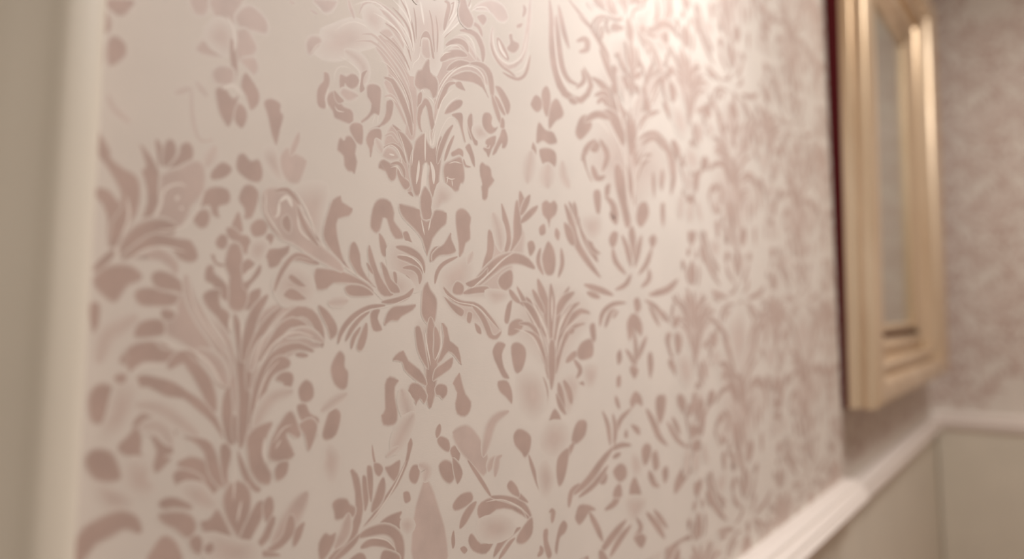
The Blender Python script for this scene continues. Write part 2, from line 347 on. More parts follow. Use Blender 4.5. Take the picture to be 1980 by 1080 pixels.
D 1 -875,896 -835,873 -827,814 -792,780 -758,781 -729,776 -708,858 -727,908 -717,962 -736,1003 -783,1025 -822,1009 -827,978 -850,995 -877,986 -892,915
D 7 -784,1055 -754,1017 -718,984 -665,989 -668,1113 -745,1120 -785,1090
D 9 -634,1039 -629,995 -604,964 -591,908 -574,951 -568,988 -539,1020 -489,1047 -491,1111 -529,1122 -596,1095
WS 10 -545,1035 -548,1011 -540,992 -527,976 -509,963 -481,955 -469,962 -466,986 -474,1005 -487,1021 -505,1034 -533,1041
DS 3 -381,1166 -326,1127 -287,1079 -257,1025 -232,969 -217,909 -204,847 -186,785 -160,725 -148,727 -148,793 -155,857 -163,922 -177,986 -206,1046 -244,1102 -297,1149 -373,1174
DS 4 -332,1127 -316,1091 -295,1061 -273,1032 -253,1005 -238,976 -224,943 -196,909 -174,913 -152,957 -149,1000 -160,1042 -186,1078 -220,1107 -260,1131 -316,1140
DS 11 -461,994 -417,1007 -379,1017 -348,1008 -319,991 -294,970 -272,944 -244,920 -235,924 -244,957 -261,987 -286,1015 -323,1035 -374,1044 -425,1026 -465,1000
MS 12 -450,1079 -417,1092 -393,1098 -376,1086 -354,1070 -326,1056 -319,1060 -330,1085 -349,1106 -382,1123 -427,1109 -454,1083
LS 12 -325,1133 -302,1097 -280,1061 -264,1022 -253,981 -241,941 -239,941 -246,983 -257,1024 -273,1063 -296,1100 -323,1134
M 12 -461,924 -397,916 -320,937 -320,965 -374,1003 -438,1001 -474,949
LS 13 -474,967 -442,1000 -402,1022 -358,1016 -325,995 -305,964 -291,931 -279,896 -266,861 -264,862 -272,898 -282,933 -296,967 -316,1000 -353,1022 -402,1028 -446,1002 -476,968
LS 13 -412,958 -400,954 -388,953 -374,953 -360,957 -359,960 -371,965 -383,966 -397,965 -411,961
D 13 -509,844 -446,831 -420,793 -381,771 -343,795 -331,852 -345,887 -397,898 -461,915 -504,890
D 14 -290,765 -242,729 -196,759 -210,794 -278,823 -318,873 -331,834
DS 15 -396,886 -361,891 -332,896 -311,890 -294,876 -279,859 -269,838 -255,816 -247,818 -241,845 -246,871 -261,895 -287,914 -327,921 -367,909 -398,891
LS 16 -396,865 -363,874 -333,876 -313,860 -297,841 -279,822 -277,823 -290,844 -305,865 -328,882 -364,880 -396,866
D 15 -188,695 -160,688 -165,705 -181,723 -203,719 -215,709
D 17 -197,834 -161,725 -126,692 -84,716 -72,794 -59,892 -46,952 12,941 -2,861 14,766 45,702 89,697 124,780 130,870 144,961 157,1123 141,1191 97,1133 53,1076 -6,1115 -50,1175 -106,1145 -147,1099 -160,1049 -187,987 -199,909
LS 18 -106,962 -116,926 -121,891 -127,856 -131,821 -130,786 -124,787 -109,822 -100,857 -94,893 -93,928 -100,963
LS 18 -30,955 -50,917 -62,879 -70,841 -74,804 -77,768 -85,733 -96,697 -86,695 -52,729 -33,768 -25,807 -21,844 -18,881 -15,918 -19,955
LS 18 22,971 27,938 36,907 42,876 47,843 60,811 69,813 78,848 79,883 73,917 56,948 29,974
LS 19 -41,1187 -45,1132 -45,1078 -43,1025 -37,973 -33,973 -29,1028 -29,1081 -31,1135 -37,1187
LS 18 -169,1086 -173,1051 -174,1016 -177,981 -179,947 -179,912 -177,913 -171,948 -167,982 -165,1017 -165,1052 -167,1086
LS 18 5,1205 6,1169 10,1134 18,1097 58,1105 68,1145 73,1182 75,1218 71,1218 59,1180 51,1143 42,1109 34,1107 27,1138 19,1172 9,1206
D 14 -476,862 -446,835 -454,847 -472,868 -494,884 -504,890
D 19 -84,697 -82,611 -53,528 -23,464 20,458 47,557 53,635 44,712 0,765 -43,778
DS 18 113,976 141,1022 161,1067 183,1112 207,1157 231,1203 257,1248 283,1296 272,1299 218,1257 179,1210 149,1163 124,1115 107,1068 97,1021 100,975
DS 19 193,1008 222,1050 243,1091 264,1133 285,1175 299,1218 290,1219 251,1178 223,1136 202,1093 188,1051 184,1008
LS 19 84,1031 94,1083 108,1135 126,1188 151,1241 185,1293 228,1343 290,1361 339,1330 342,1331 294,1366 222,1348 176,1295 141,1242 116,1188 99,1135 87,1083 82,1031
LS 20 160,1003 178,1043 195,1083 215,1123 239,1162 264,1203 262,1203 231,1164 205,1124 185,1084 169,1043 157,1004
D 20 340,1351 381,1287 423,1201 439,1204 405,1302 404,1396 372,1420 269,1383
D 1 489,1097 523,1040 560,1014 556,1087 522,1155 488,1192 439,1152
D 2 471,1325 504,1268 555,1193 597,1200 589,1241 537,1306 528,1389 519,1440 486,1428 462,1376
W 3 554,1277 606,1255 745,1302 709,1317 639,1368 537,1327
D 4 660,1372 709,1328 771,1320 834,1351 870,1402 825,1388 780,1407 794,1465 752,1500 682,1485 653,1436
D 5 701,1229 727,1212 675,1192 675,1171 710,1155 745,1123 790,1201 834,1252 843,1320 780,1303 709,1263
LS 6 675,1197 697,1194 720,1193 747,1196 761,1213 764,1229 762,1229 754,1214 743,1201 722,1199 699,1199 675,1198
D 6 816,1205 799,1148 853,1179 926,1280 935,1231 982,1245 1016,1307 1001,1371 944,1417 898,1330
D 14 910,1451 907,1410 934,1400 963,1409 969,1442 963,1477 945,1493 925,1491
D 20 281,1053 359,1081 408,1074 407,1120 359,1133 311,1109 265,1081
D 21 167,925 191,839 222,813 268,799 315,779 363,800 378,853 410,858 434,902 425,983 392,1061 344,1063 250,1018 189,988
LS 22 235,990 267,1000 297,1010 328,1014 359,1014 392,1014 393,1015 362,1020 330,1022 296,1017 264,1005 234,991
LS 22 205,880 225,875 246,871 269,871 293,876 314,885 314,886 291,882 270,878 249,879 228,881 206,881
LS 23 228,894 221,878 217,863 214,847 213,832 215,832 221,847 226,863 229,878 229,894
LS 23 274,870 273,857 275,844 278,832 283,820 285,821 285,834 284,846 281,858 276,870
W 24 60,626 90,619 148,675 223,703 284,760 192,809 117,799
DS 23 413,1054 412,1033 418,1013 439,997 473,996 506,1004 507,1008 478,1011 455,1014 443,1024 433,1040 419,1055
D 1 628,950 660,891 643,867 651,826 660,764 704,758 738,794 747,859 791,897 826,945 791,973 781,1026 746,1053 702,1057 658,1072 621,1034""",
 'S': """W 1 -499,9 -435,-35 -238,-33 -148,16 -195,46 -329,58 -438,85 -522,112
W 1 740,-11 952,28 1078,96 1078,263 1243,366 1243,558 1014,353 919,531 827,451 738,265 623,101 401,43 456,-7
W 1 -94,-408 -21,-536 78,-669 199,-517 268,-357 170,-232 -27,-205 -108,-251
W 1 297,-126 458,-194 625,-230 801,-357 921,-289 653,-126 456,-83 192,6
W 2 -288,183 -240,60 -148,16 -55,65 -45,162 -154,300 -334,289
D 1 -583,460 -571,416 -519,390 -478,431 -458,502 -426,497 -392,423 -336,366 -269,371 -247,396 -293,447 -350,497 -347,551 -386,625 -462,644 -525,621 -565,559
D 2 -474,265 -431,237 -410,284 -444,358 -498,392
D 3 -247,380 -212,343 -154,331 -178,377 -214,430 -259,418
D 1 320,567 328,500 357,382 371,281 425,318 452,389 512,428 506,532 519,604 449,658 380,663 327,628
D 25 -296,564 -250,514 -157,459 -61,386 1,269 60,395 159,485 215,524 214,608 132,625 69,610 33,540 -64,531 -89,602 -206,621 -304,618
LS 26 -70,530 -66,502 -58,474 -48,447 -34,420 -31,421 -36,449 -44,477 -54,505 -67,531
LS 26 32,540 21,520 15,499 10,478 9,456 12,456 22,477 29,498 33,519 35,540
W 26 -352,88 -240,29 -78,33 -33,130 -59,289 -291,338 -400,285
DS 27 -326,306 -273,287 -223,274 -179,256 -138,236 -106,211 -79,179 -42,144 -24,148 -19,194 -37,239 -77,279 -132,307 -194,323 -259,328 -322,319
DS 28 -312,238 -269,223 -226,214 -187,204 -152,192 -124,176 -99,152 -64,127 -49,131 -50,168 -69,204 -107,233 -157,251 -209,259 -260,259 -310,249
DS 29 -253,165 -212,159 -175,157 -146,149 -121,135 -104,117 -96,93 -85,65 -73,64 -55,94 -54,128 -77,160 -117,183 -166,191 -213,187 -254,173
DS 27 -222,114 -214,95 -204,81 -201,67 -201,50 -198,31 -191,30 -175,47 -168,68 -173,89 -191,106 -216,117
LS 30 -312,258 -260,255 -208,251 -161,240 -118,219 -81,195 -53,164 -34,130 -31,130 -44,167 -71,200 -109,227 -154,248 -205,259 -259,262 -311,260
W 2 165,71 192,6 295,-9 455,62 537,168 508,288 345,228 164,137
DS 26 46,229 80,256 99,282 116,300 146,312 188,332 186,342 132,349 72,335 36,300 24,265 31,231
D 27 111,332 50,279 63,231 137,276 265,292 331,329 277,411 263,460 186,371
DS 3 95,69 115,107 133,143 159,175 195,203 242,227 294,249 347,276 342,282 279,270 219,251 163,226 119,191 91,151 81,110 85,69
D 3 308,-6 415,-7 428,61 347,93 294,41
W 28 -456,-28 -283,-26 -148,31 -330,119 -563,111
D 29 -744,176 -683,107 -582,51 -520,23 -603,95 -655,166 -667,239 -699,303 -729,322 -757,291 -765,219
D 30 -586,199 -543,112 -499,9 -435,-35 -349,-19 -437,55 -502,143 -557,260 -585,306 -598,272
D 31 -600,169 -584,140 -561,120 -543,112 -548,130 -564,155 -588,179 -606,190
D 31 -438,85 -371,-4 -284,-3 -307,43 -373,87 -418,162 -472,197
D 32 -350,105 -340,73 -325,58 -312,58 -312,92 -320,127 -338,139 -353,134
D 30 -1052,52 -1024,-2 -944,7 -891,43 -759,46 -642,35 -549,-29 -540,8 -602,51 -703,91 -800,117 -930,133 -1020,136 -1046,121
D 31 -757,-32 -640,-38 -539,-22 -622,28 -740,40 -797,17
W 1 -1224,571 -1153,483 -1081,380 -1026,322 -1011,400 -997,514 -975,658 -1159,634
D 31 -976,431 -991,346 -953,279 -859,199 -752,126 -812,202 -852,299 -874,383 -867,456 -772,486 -745,540 -833,574 -853,613 -917,579 -951,504
DS 32 -1251,306 -1199,271 -1141,245 -1083,219 -1024,193 -963,167 -899,142 -825,124 -813,136 -861,183 -918,220 -979,252 -1042,279 -1107,300 -1174,315 -1244,319
DS 33 -1240,445 -1215,402 -1182,363 -1142,328 -1098,296 -1046,270 -1038,276 -1071,317 -1109,353 -1147,388 -1186,421 -1232,450
DS 34 -1158,468 -1150,416 -1128,368 -1092,325 -1047,289 -993,259 -984,265 -1015,311 -1051,350 -1084,389 -1113,431 -1148,472
DS 33 -1240,174 -1195,173 -1158,172 -1119,164 -1075,157 -1023,158 -1018,169 -1056,195 -1100,211 -1151,220 -1205,212 -1245,184
LS 35 -1027,315 -972,268 -915,221 -852,177 -782,138 -705,102 -625,69 -541,37 -540,38 -621,74 -700,109 -775,145 -845,183 -908,227 -967,272 -1025,316
LS 36 -1224,543 -1189,501 -1153,458 -1118,415 -1082,371 -1045,327 -1043,328 -1075,375 -1109,420 -1145,463 -1183,505 -1222,544
D 2 935,625 951,478 982,333 1062,431 1046,579 966,722 919,754
D 3 1094,489 1046,355 1111,396 1227,518 1210,671 1177,802 1127,796 1094,621
D 4 1193,727 1278,794 1244,867 1194,900 1177,840
DS 5 1220,688 1273,722 1308,759 1334,797 1353,836 1357,878 1337,881 1280,847 1244,809 1218,771 1200,732 1200,691
DS 6 1218,619 1291,641 1350,672 1402,707 1449,745 1479,791 1461,799 1385,774 1326,742 1274,708 1230,671 1202,626
D 2 723,354 679,262 623,83 709,157 798,286 827,396 797,503 737,516
WS 3 798,646 795,585 814,534 833,484 856,433 905,382 935,386 965,448 964,508 941,566 897,617 825,655
DS 4 552,39 665,77 764,126 861,176 951,220 1046,248 1151,259 1263,249 1399,229 1428,251 1334,323 1182,359 1011,354 858,312 745,251 656,190 579,127 525,54
D 5 538,46 623,83 709,139 738,211 622,136 455,79
D 2 874,108 905,55 983,29 1078,77 1094,171 1046,215 920,164
DS 6 431,-4 494,-6 552,-1 609,4 667,7 717,12 728,26 704,2 716,-8 794,16 739,61 663,63 597,58 534,47 477,31 426,7
LS 7 540,45 620,85 699,127 777,173 852,222 929,272 1014,317 1112,357 1109,360 1005,325 915,280 837,231 762,182 687,136 610,92 537,48
WS 3 488,233 522,252 540,273 550,297 543,323 529,326 494,307 477,286 467,262 474,236
W 7 745,-32 829,-73 934,-53 1014,-16 993,5 921,19 801,24 710,15
DS 31 -454,-77 -404,-85 -353,-84 -301,-77 -250,-66 -199,-47 -161,-16 -143,21 -154,26 -195,3 -231,-16 -272,-28 -317,-38 -363,-48 -409,-56 -455,-69
D 32 -367,-201 -301,-202 -258,-172 -145,-126 -123,-86 -237,-95 -347,-103 -411,-155 -430,-230
D 1 -533,-265 -450,-259 -494,-185 -475,-125 -537,-125 -566,-169
DS 32 -837,-336 -809,-291 -778,-249 -738,-212 -690,-179 -635,-151 -574,-128 -506,-114 -433,-100 -434,-91 -513,-87 -590,-96 -661,-119 -724,-149 -776,-187 -816,-231 -842,-281 -847,-333
DS 33 -773,-324 -745,-298 -721,-270 -696,-243 -668,-217 -640,-192 -607,-169 -574,-143 -580,-137 -626,-150 -667,-171 -701,-197 -731,-225 -755,-255 -772,-287 -781,-321
DS 34 -724,-375 -707,-348 -695,-322 -680,-297 -662,-272 -650,-242 -658,-239 -689,-259 -713,-283 -730,-311 -737,-342 -732,-373
D 35 -662,-312 -680,-376 -640,-392 -602,-343 -584,-257 -605,-212
LS 34 -824,-308 -771,-254 -715,-202 -645,-157 -562,-126 -464,-115 -364,-98 -267,-68 -170,-32 -171,-31 -270,-63 -366,-93 -466,-109 -565,-120 -650,-152 -720,-198 -776,-252 -825,-307
WS 32 -922,-90 -882,-106 -844,-106 -808,-99 -774,-75 -776,-61 -818,-45 -856,-45 -892,-53 -925,-77
D 27 -58,-62 -56,-157 -2,-221 83,-231 113,-142 112,-44 42,27 4,78 -43,34
DS 28 29,-190 1,-270 -5,-349 -8,-427 -10,-505 -10,-582 -7,-661 1,-740 33,-822 65,-826 103,-752 120,-675 133,-596 139,-515 135,-433 123,-351 104,-270 62,-190
D 29 -114,-329 -94,-408 -45,-488 27,-555 1,-443 -37,-316 -73,-244 -120,-251
D 29 196,-322 172,-419 124,-513 174,-500 249,-438 327,-475 407,-545 366,-410 268,-357 234,-258 170,-224
DS 30 87,-256 80,-303 82,-345 79,-387 78,-431 90,-478 107,-481 140,-440 156,-395 159,-346 142,-297 104,-254
LS 31 143,-256 154,-307 163,-357 155,-406 128,-451 98,-495 101,-496 139,-454 169,-408 178,-357 166,-306 147,-256
LS 30 -22,-269 -13,-320 -1,-371 13,-423 30,-474 49,-525 52,-525 41,-473 27,-422 12,-370 -2,-319 -19,-268
D 29 -251,-485 -228,-539 -136,-607 -7,-671 5,-632 -68,-549 -184,-481 -241,-409 -318,-436 -339,-472
D 30 77,-638 126,-625 200,-598 289,-555 301,-482 199,-517 100,-560
D 30 -178,-748 -133,-745 -98,-794 -64,-751 -16,-794 19,-743 -42,-668 -112,-639 -169,-650 -197,-724
D 29 115,-744 153,-755 190,-782 240,-747 232,-689 151,-667 102,-695
D 1 -412,-793 -446,-833 -424,-901 -329,-912 -286,-880 -288,-805 -311,-729 -313,-654 -281,-611 -369,-575 -420,-630
D 1 357,-749 331,-828 358,-912 452,-942 519,-905 532,-831 463,-766 422,-679 381,-602 304,-679
WS 31 -259,-691 -274,-738 -265,-783 -246,-826 -218,-870 -165,-911 -140,-909 -124,-862 -133,-816 -152,-772 -182,-728 -234,-688
DS 4 186,36 238,-25 325,-72 435,-98 544,-105 633,-135 712,-185 795,-238 884,-291 897,-285 834,-219 758,-160 675,-103 564,-65 448,-59 351,-41 269,-5 197,41
D 5 297,-126 403,-177 430,-126 296,-76 192,-27
DS 5 533,-95 581,-144 632,-190 671,-238 706,-291 757,-351 866,-365 928,-310 915,-303 844,-332 805,-321 778,-275 741,-219 690,-167 623,-123 545,-88
D 2 472,-175 471,-211 490,-228 513,-229 532,-197 540,-160 515,-143 484,-143
D 2 575,-261 597,-299 628,-316 654,-318 655,-295 640,-265 601,-240 569,-230
LS 6 191,5 274,-41 373,-74 488,-85 599,-107 687,-157 768,-215 856,-271 951,-326 953,-325 862,-268 776,-211 696,-152 605,-100 490,-78 376,-68 278,-37 192,6""",
 'P': """D 1 1548,1751 1613,1644 1679,1682 1703,1860 1637,1943 1549,1873
D 2 1462,1649 1548,1703 1548,1788 1441,1812 1366,1700
D 2 1657,1628 1678,1535 1791,1631 1908,1692 1932,1760 1817,1861 1703,1785
D 3 1460,1362 1567,1405 1676,1388 1812,1437 1745,1523 1612,1522 1504,1573 1461,1493
D 1 1565,1177 1674,1145 1787,1211 1788,1334 1654,1360 1502,1310
D 1 1273,1133 1314,1046 1417,1155 1460,1303 1397,1363 1355,1239
WS 2 1354,1264 1281,1207 1249,1152 1236,1098 1243,1046 1292,998 1335,1002 1402,1059 1429,1113 1442,1164 1441,1217 1398,1267
WS 2 1623,1188 1538,1142 1507,1099 1501,1053 1531,1011 1622,991 1680,1005 1743,1057 1763,1090 1767,1123 1752,1160 1682,1193
WS 1 1884,1250 1839,1194 1833,1142 1857,1093 1911,1056 2000,1038 2034,1052 2036,1106 2016,1145 1998,1181 1976,1220 1921,1257
D 1 1553,725 1626,685 1669,618 1692,691 1782,748 1814,836 1747,884 1685,846 1628,871 1541,830""",
 'B': """W 1 2648,1911 3102,1722 3313,1645 3544,1832 3966,2189 4506,2597 4287,2803 3709,2654 3523,2999 3263,2922 2832,2510 2492,2202
W 2 2374,1562 2291,1288 2577,1224 2907,1106 3074,848 3378,821 3923,1232 4447,1487 4314,1848 3884,1926 3283,1668 2987,1841 2647,1883
DS 2 1674,2777 1672,2589 1663,2401 1679,2217 1748,2048 1904,1901 2284,1911 2528,2152 2353,2292 2319,2276 2412,2130 2245,1972 2009,1980 1888,2108 1818,2266 1788,2440 1771,2624 1705,2789
DS 3 1791,2662 1780,2547 1789,2440 1804,2334 1831,2230 1886,2133 2011,2064 2224,2077 2236,2093 2069,2112 1983,2180 1943,2272 1916,2373 1891,2475 1862,2577 1815,2671
DS 4 2274,2252 2274,2207 2283,2172 2265,2140 2219,2099 2173,2049 2186,2044 2273,2082 2349,2134 2382,2195 2353,2238 2295,2262
LS 5 1762,2552 1769,2447 1782,2344 1801,2243 1833,2146 1895,2059 2015,2000 2203,2000 2361,2115 2357,2116 2200,2009 2031,2013 1919,2071 1859,2156 1827,2252 1805,2352 1788,2453 1768,2554
DS 4 1840,2780 1839,2691 1860,2610 1893,2534 1946,2465 2026,2409 2049,2419 2028,2503 1993,2578 1960,2653 1922,2726 1862,2790
DS 1 2193,2517 2277,2541 2326,2558 2329,2550 2333,2525 2339,2504 2302,2481 2234,2437 2239,2423 2332,2440 2441,2494 2474,2564 2456,2618 2355,2630 2247,2581 2182,2528
DS 3 2022,1900 2034,1872 2066,1862 2107,1862 2168,1881 2185,1898 2172,1927 2140,1936 2098,1936 2038,1917
DS 3 2035,2895 2249,2802 2472,2708 2670,2590 2836,2448 2965,2284 3035,2094 3109,1900 3208,1711 3238,1719 3201,1926 3149,2128 3089,2328 2957,2502 2777,2648 2559,2763 2311,2847 2054,2909
DS 4 2236,2801 2293,2768 2366,2748 2449,2734 2551,2734 2565,2746 2506,2780 2431,2800 2348,2813 2250,2812
DS 4 2646,2568 2713,2452 2800,2344 2892,2238 2969,2126 3028,2006 3086,1881 3173,1762 3215,1773 3224,1918 3200,2057 3153,2190 3069,2310 2955,2414 2834,2509 2682,2586
DS 5 2882,2665 2913,2548 2962,2438 3018,2330 3079,2222 3140,2114 3201,2004 3278,1897 3304,1905 3287,2030 3247,2148 3194,2262 3132,2371 3065,2477 2994,2580 2906,2674
DS 2 3126,2821 3170,2710 3222,2604 3253,2489 3278,2372 3323,2258 3347,2264 3366,2396 3358,2522 3326,2641 3253,2744 3148,2831
DS 5 2481,2217 2610,2175 2712,2125 2786,2055 2860,1978 2939,1901 3023,1823 3140,1754 3187,1769 3175,1876 3126,1970 3060,2058 2979,2140 2871,2213 2708,2253 2505,2241
DS 6 2548,2046 2662,2076 2730,2093 2753,2063 2792,2019 2860,1982 2890,1992 2902,2057 2882,2115 2799,2166 2637,2122 2537,2056
DS 7 2605,1980 2674,2011 2699,2026 2703,2020 2739,2005 2806,1997 2830,2008 2828,2049 2792,2081 2686,2082 2604,2028 2585,1983
DS 8 2651,1870 2769,1870 2821,1856 2860,1821 2910,1776 2962,1728 3022,1677 3128,1637 3191,1656 3229,1740 3217,1812 3179,1879 3111,1937 2992,1984 2799,1973 2643,1897
W 6 3002,2356 3235,2064 3633,2421 3644,2698 3390,2930 2895,2727
D 3 2171,1552 2271,1544 2481,1715 2405,1820 2250,1775 2147,1625
DS 9 2336,1732 2458,1771 2552,1811 2631,1833 2728,1842 2862,1864 2881,1885 2788,1919 2651,1922 2496,1878 2385,1813 2315,1743
D 3 2449,1457 2583,1466 2639,1556 2532,1591 2425,1519
DS 4 2280,1335 2348,1387 2393,1437 2436,1484 2490,1531 2541,1587 2523,1594 2418,1555 2335,1503 2282,1445 2254,1389 2254,1336
D 5 2317,1291 2417,1176 2469,1156 2368,1273 2319,1422 2268,1387
DS 4 2627,1604 2661,1539 2707,1488 2719,1434 2692,1369 2673,1295 2702,1293 2805,1366 2867,1451 2850,1532 2768,1586 2654,1617
DS 3 2458,1310 2445,1258 2464,1213 2532,1167 2672,1187 2749,1242 2734,1253 2642,1239 2610,1236 2593,1259 2555,1292 2487,1320
D 1 2516,899 2594,802 2651,941 2628,1084 2493,1054
D 3 2725,1081 2736,1031 2775,1020 2820,1041 2848,1114 2852,1181 2797,1175 2739,1139
D 3 2967,1168 3078,960 3190,748 3315,815 3230,1033 3179,1309 3033,1428 2943,1359
DS 3 3280,1662 3371,1656 3385,1620 3386,1568 3391,1513 3419,1459 3447,1463 3491,1527 3509,1588 3506,1652 3435,1703 3286,1675
DS 9 3293,2017 3219,1905 3208,1810 3220,1722 3252,1642 3309,1559 3375,1566 3501,1679 3524,1785 3511,1879 3468,1965 3360,2033
DS 3 3226,1428 3210,1336 3227,1251 3261,1170 3312,1092 3398,1021 3435,1029 3446,1121 3423,1206 3389,1287 3342,1366 3262,1436
LS 10 3217,1657 3210,1495 3215,1335 3234,1179 3268,1024 3313,871 3321,872 3297,1029 3269,1185 3250,1341 3239,1500 3225,1658
LS 4 3429,1460 3402,1335 3384,1211 3368,1089 3355,967 3350,847 3358,847 3384,970 3404,1092 3420,1215 3432,1338 3437,1461
DS 10 3551,1768 3754,1849 3935,1895 4075,1858 4200,1796 4288,1718 4334,1623 4366,1520 4423,1420 4464,1427 4496,1543 4495,1657 4463,1767 4363,1861 4207,1931 3978,1965 3710,1887 3531,1777
DS 11 3615,1720 3771,1777 3894,1826 3988,1828 4087,1795 4220,1765 4251,1778 4195,1846 4082,1898 3879,1888 3705,1810 3595,1728
DS 5 3476,1464 3566,1508 3635,1554 3691,1591 3764,1615 3870,1642 3875,1656 3761,1662 3627,1630 3537,1573 3482,1521 3454,1467
DS 6 3472,1290 3545,1352 3594,1412 3639,1468 3708,1517 3807,1572 3794,1582 3647,1546 3534,1482 3477,1414 3447,1351 3445,1290
DS 2 3926,2580 4078,2661 4207,2745 4331,2816 4487,2869 4680,2931 4685,2948 4492,2929 4275,2866 4103,2769 3985,2675 3901,2583
DS 3 3921,2270 4036,2381 4122,2489 4209,2589 4313,2663 4372,2673 4407,2604 4477,2524 4527,2537 4573,2652 4542,2766 4254,2738 4033,2597 3942,2474 3892,2367 3878,2266
DS 4 3632,2115 3734,2162 3811,2214 3876,2269 3914,2329 3891,2332 3785,2282 3708,2229 3646,2175 3610,2118
DS 7 3713,2407 3809,2491 3881,2575 3942,2659 3992,2743 4009,2824 3980,2821 3887,2732 3817,2648 3757,2565 3708,2484 3686,2405
DS 10 3561,1862 3669,1941 3750,2016 3837,2081 3965,2140 4116,2213 4106,2227 3918,2187 3738,2118 3615,2027 3551,1942 3529,1862
D 3 3871,1427 3859,1344 3884,1221 3919,1141 3949,1229 3964,1358 3937,1436 3899,1471
D 3 4102,1468 4071,1373 4094,1293 4137,1258 4187,1344 4220,1455 4196,1520 4151,1539
DS 11 4445,1806 4408,1690 4403,1581 4401,1475 4381,1367 4379,1258 4415,1260 4516,1377 4567,1495 4570,1608 4545,1715 4482,1813
D 1 4086,946 4153,830 4210,958 4204,1127 4094,1100
DS 4 2725,1022 2791,980 2837,940 2853,889 2867,833 2928,815 2949,847 2860,886 2827,875 2840,811 2982,752 3034,857 3018,921 2976,985 2879,1029 2747,1039
D 3 3442,855 3568,780 3773,945 3712,1087 3513,1036
D 1 2823,542 2890,506 2977,566 3010,677 2895,687 2808,608
DS 2 2876,504 2855,438 2877,373 2949,317 3044,274 3163,243 3184,252 3125,309 3052,355 2992,400 2954,452 2903,507
DS 1 3084,653 3106,585 3144,523 3178,460 3218,395 3283,334 3313,338 3324,411 3306,481 3269,549 3205,610 3111,661
D 4 3305,532 3363,423 3434,654 3345,789 3249,697
DS 5 3549,693 3475,622 3430,552 3395,482 3372,412 3377,341 3406,339 3481,407 3529,477 3564,548 3587,620 3580,693
D 1 3792,592 3859,567 3967,664 3901,734 3762,679
DS 2 3811,566 3728,502 3669,439 3611,380 3538,324 3473,262 3493,255 3619,300 3720,358 3788,426 3829,494 3839,564
D 1 3359,-100 3404,-165 3475,-153 3532,-109 3519,-47 3473,4 3402,5 3347,-26
DS 1 2605,-290 2646,-237 2682,-187 2742,-146 2823,-113 2920,-88 3035,-76 3163,-60 3163,-49 3030,-38 2893,-44 2766,-71 2663,-114 2595,-169 2573,-229 2583,-289
DS 2 2710,-306 2766,-270 2804,-230 2837,-192 2873,-158 2933,-127 2923,-118 2820,-132 2755,-172 2718,-214 2695,-257 2691,-303
DS 3 2875,-217 2922,-204 2955,-185 2981,-164 2991,-138 2979,-134 2931,-148 2898,-167 2873,-188 2863,-213
DS 1 3626,-28 3731,-74 3839,-112 3930,-157 4014,-209 4122,-260 4149,-254 4112,-186 4039,-123 3928,-70 3789,-35 3640,-18
DS 2 3718,-82 3749,-147 3807,-206 3879,-264 3980,-316 4003,-312 3971,-245 3912,-185 3839,-128 3741,-77
DS 2 4060,-140 4082,-185 4128,-224 4186,-260 4268,-291 4289,-287 4266,-241 4219,-202 4161,-166 4080,-135
D 2 3183,-354 3239,-465 3365,-358 3520,-418 3557,-306 3465,-193 3311,-164 3187,-245
DS 3 3324,-331 3321,-431 3331,-529 3327,-625 3310,-722 3306,-821 3329,-824 3394,-731 3431,-633 3435,-531 3405,-429 3347,-330
DS 4 3138,-545 3158,-583 3193,-616 3227,-647 3260,-680 3311,-714 3333,-713 3340,-673 3320,-634 3280,-597 3227,-565 3156,-540
DS 4 3636,-419 3554,-461 3496,-508 3449,-556 3414,-606 3404,-661 3428,-667 3506,-626 3561,-580 3609,-532 3647,-481 3662,-424
D 1 2944,-646 2968,-693 3015,-683 3056,-645 3054,-585 3030,-537 2983,-549 2942,-586
D 1 2923,-870 2933,-913 2975,-923 3018,-907 3031,-853 3022,-802 2979,-800 2935,-822
D 1 3668,-762 3728,-893 3821,-742 3774,-597 3673,-621
D 5 3257,-805 3347,-865 3443,-776 3322,-714 3230,-735
DS 1 2289,108 2388,73 2498,51 2612,33 2733,18 2869,16 2882,31 2779,72 2663,98 2544,116 2424,126 2298,122
DS 2 2337,34 2385,4 2446,-12 2514,-20 2595,-13 2606,0 2556,31 2494,47 2426,54 2348,47
DS 1 3739,27 3925,22 4115,39 4310,78 4463,145 4551,228 4514,240 4339,193 4200,148 4051,118 3888,89 3730,45
DS 1 2938,72 3049,79 3158,102 3247,144 3295,196 3307,250 3283,254 3209,212 3155,173 3092,143 3012,117 2930,83
DS 1 3550,114 3659,135 3755,172 3813,226 3808,281 3761,328 3733,325 3703,276 3688,235 3652,201 3591,167 3533,123
LS 9 2740,2401 2843,2296 2945,2188 3026,2070 3092,1944 3161,1818 3169,1820 3120,1953 3059,2081 2977,2201 2868,2307 2747,2405
LS 10 3128,2677 3153,2532 3186,2389 3220,2246 3253,2102 3289,1959 3297,1961 3282,2110 3255,2256 3221,2400 3182,2541 3136,2680
LS 10 3637,2635 3558,2484 3489,2336 3430,2191 3384,2051 3350,1913 3358,1914 3414,2055 3466,2196 3525,2341 3588,2488 3645,2637
LS 11 3891,2144 3752,2055 3631,1964 3545,1873 3484,1783 3438,1696 3445,1696 3513,1784 3579,1873 3663,1962 3776,2051 3897,2142
LS 7 3874,1772 3734,1676 3616,1578 3537,1480 3488,1384 3454,1290 3462,1290 3518,1385 3572,1481 3649,1576 3760,1672 3881,1771
LS 11 2810,1833 2908,1761 3009,1689 3097,1611 3157,1520 3209,1427 3217,1428 3185,1528 3130,1622 3039,1702 2932,1772 2816,1836
LS 10 2430,1757 2540,1782 2642,1792 2718,1767 2788,1735 2864,1705 2870,1708 2810,1747 2743,1782 2658,1808 2541,1795 2429,1760
LS 12 4276,2673 4114,2550 3978,2428 3883,2310 3810,2195 3749,2083 3758,2084 3841,2197 3920,2312 4014,2429 4142,2548 4284,2672""",
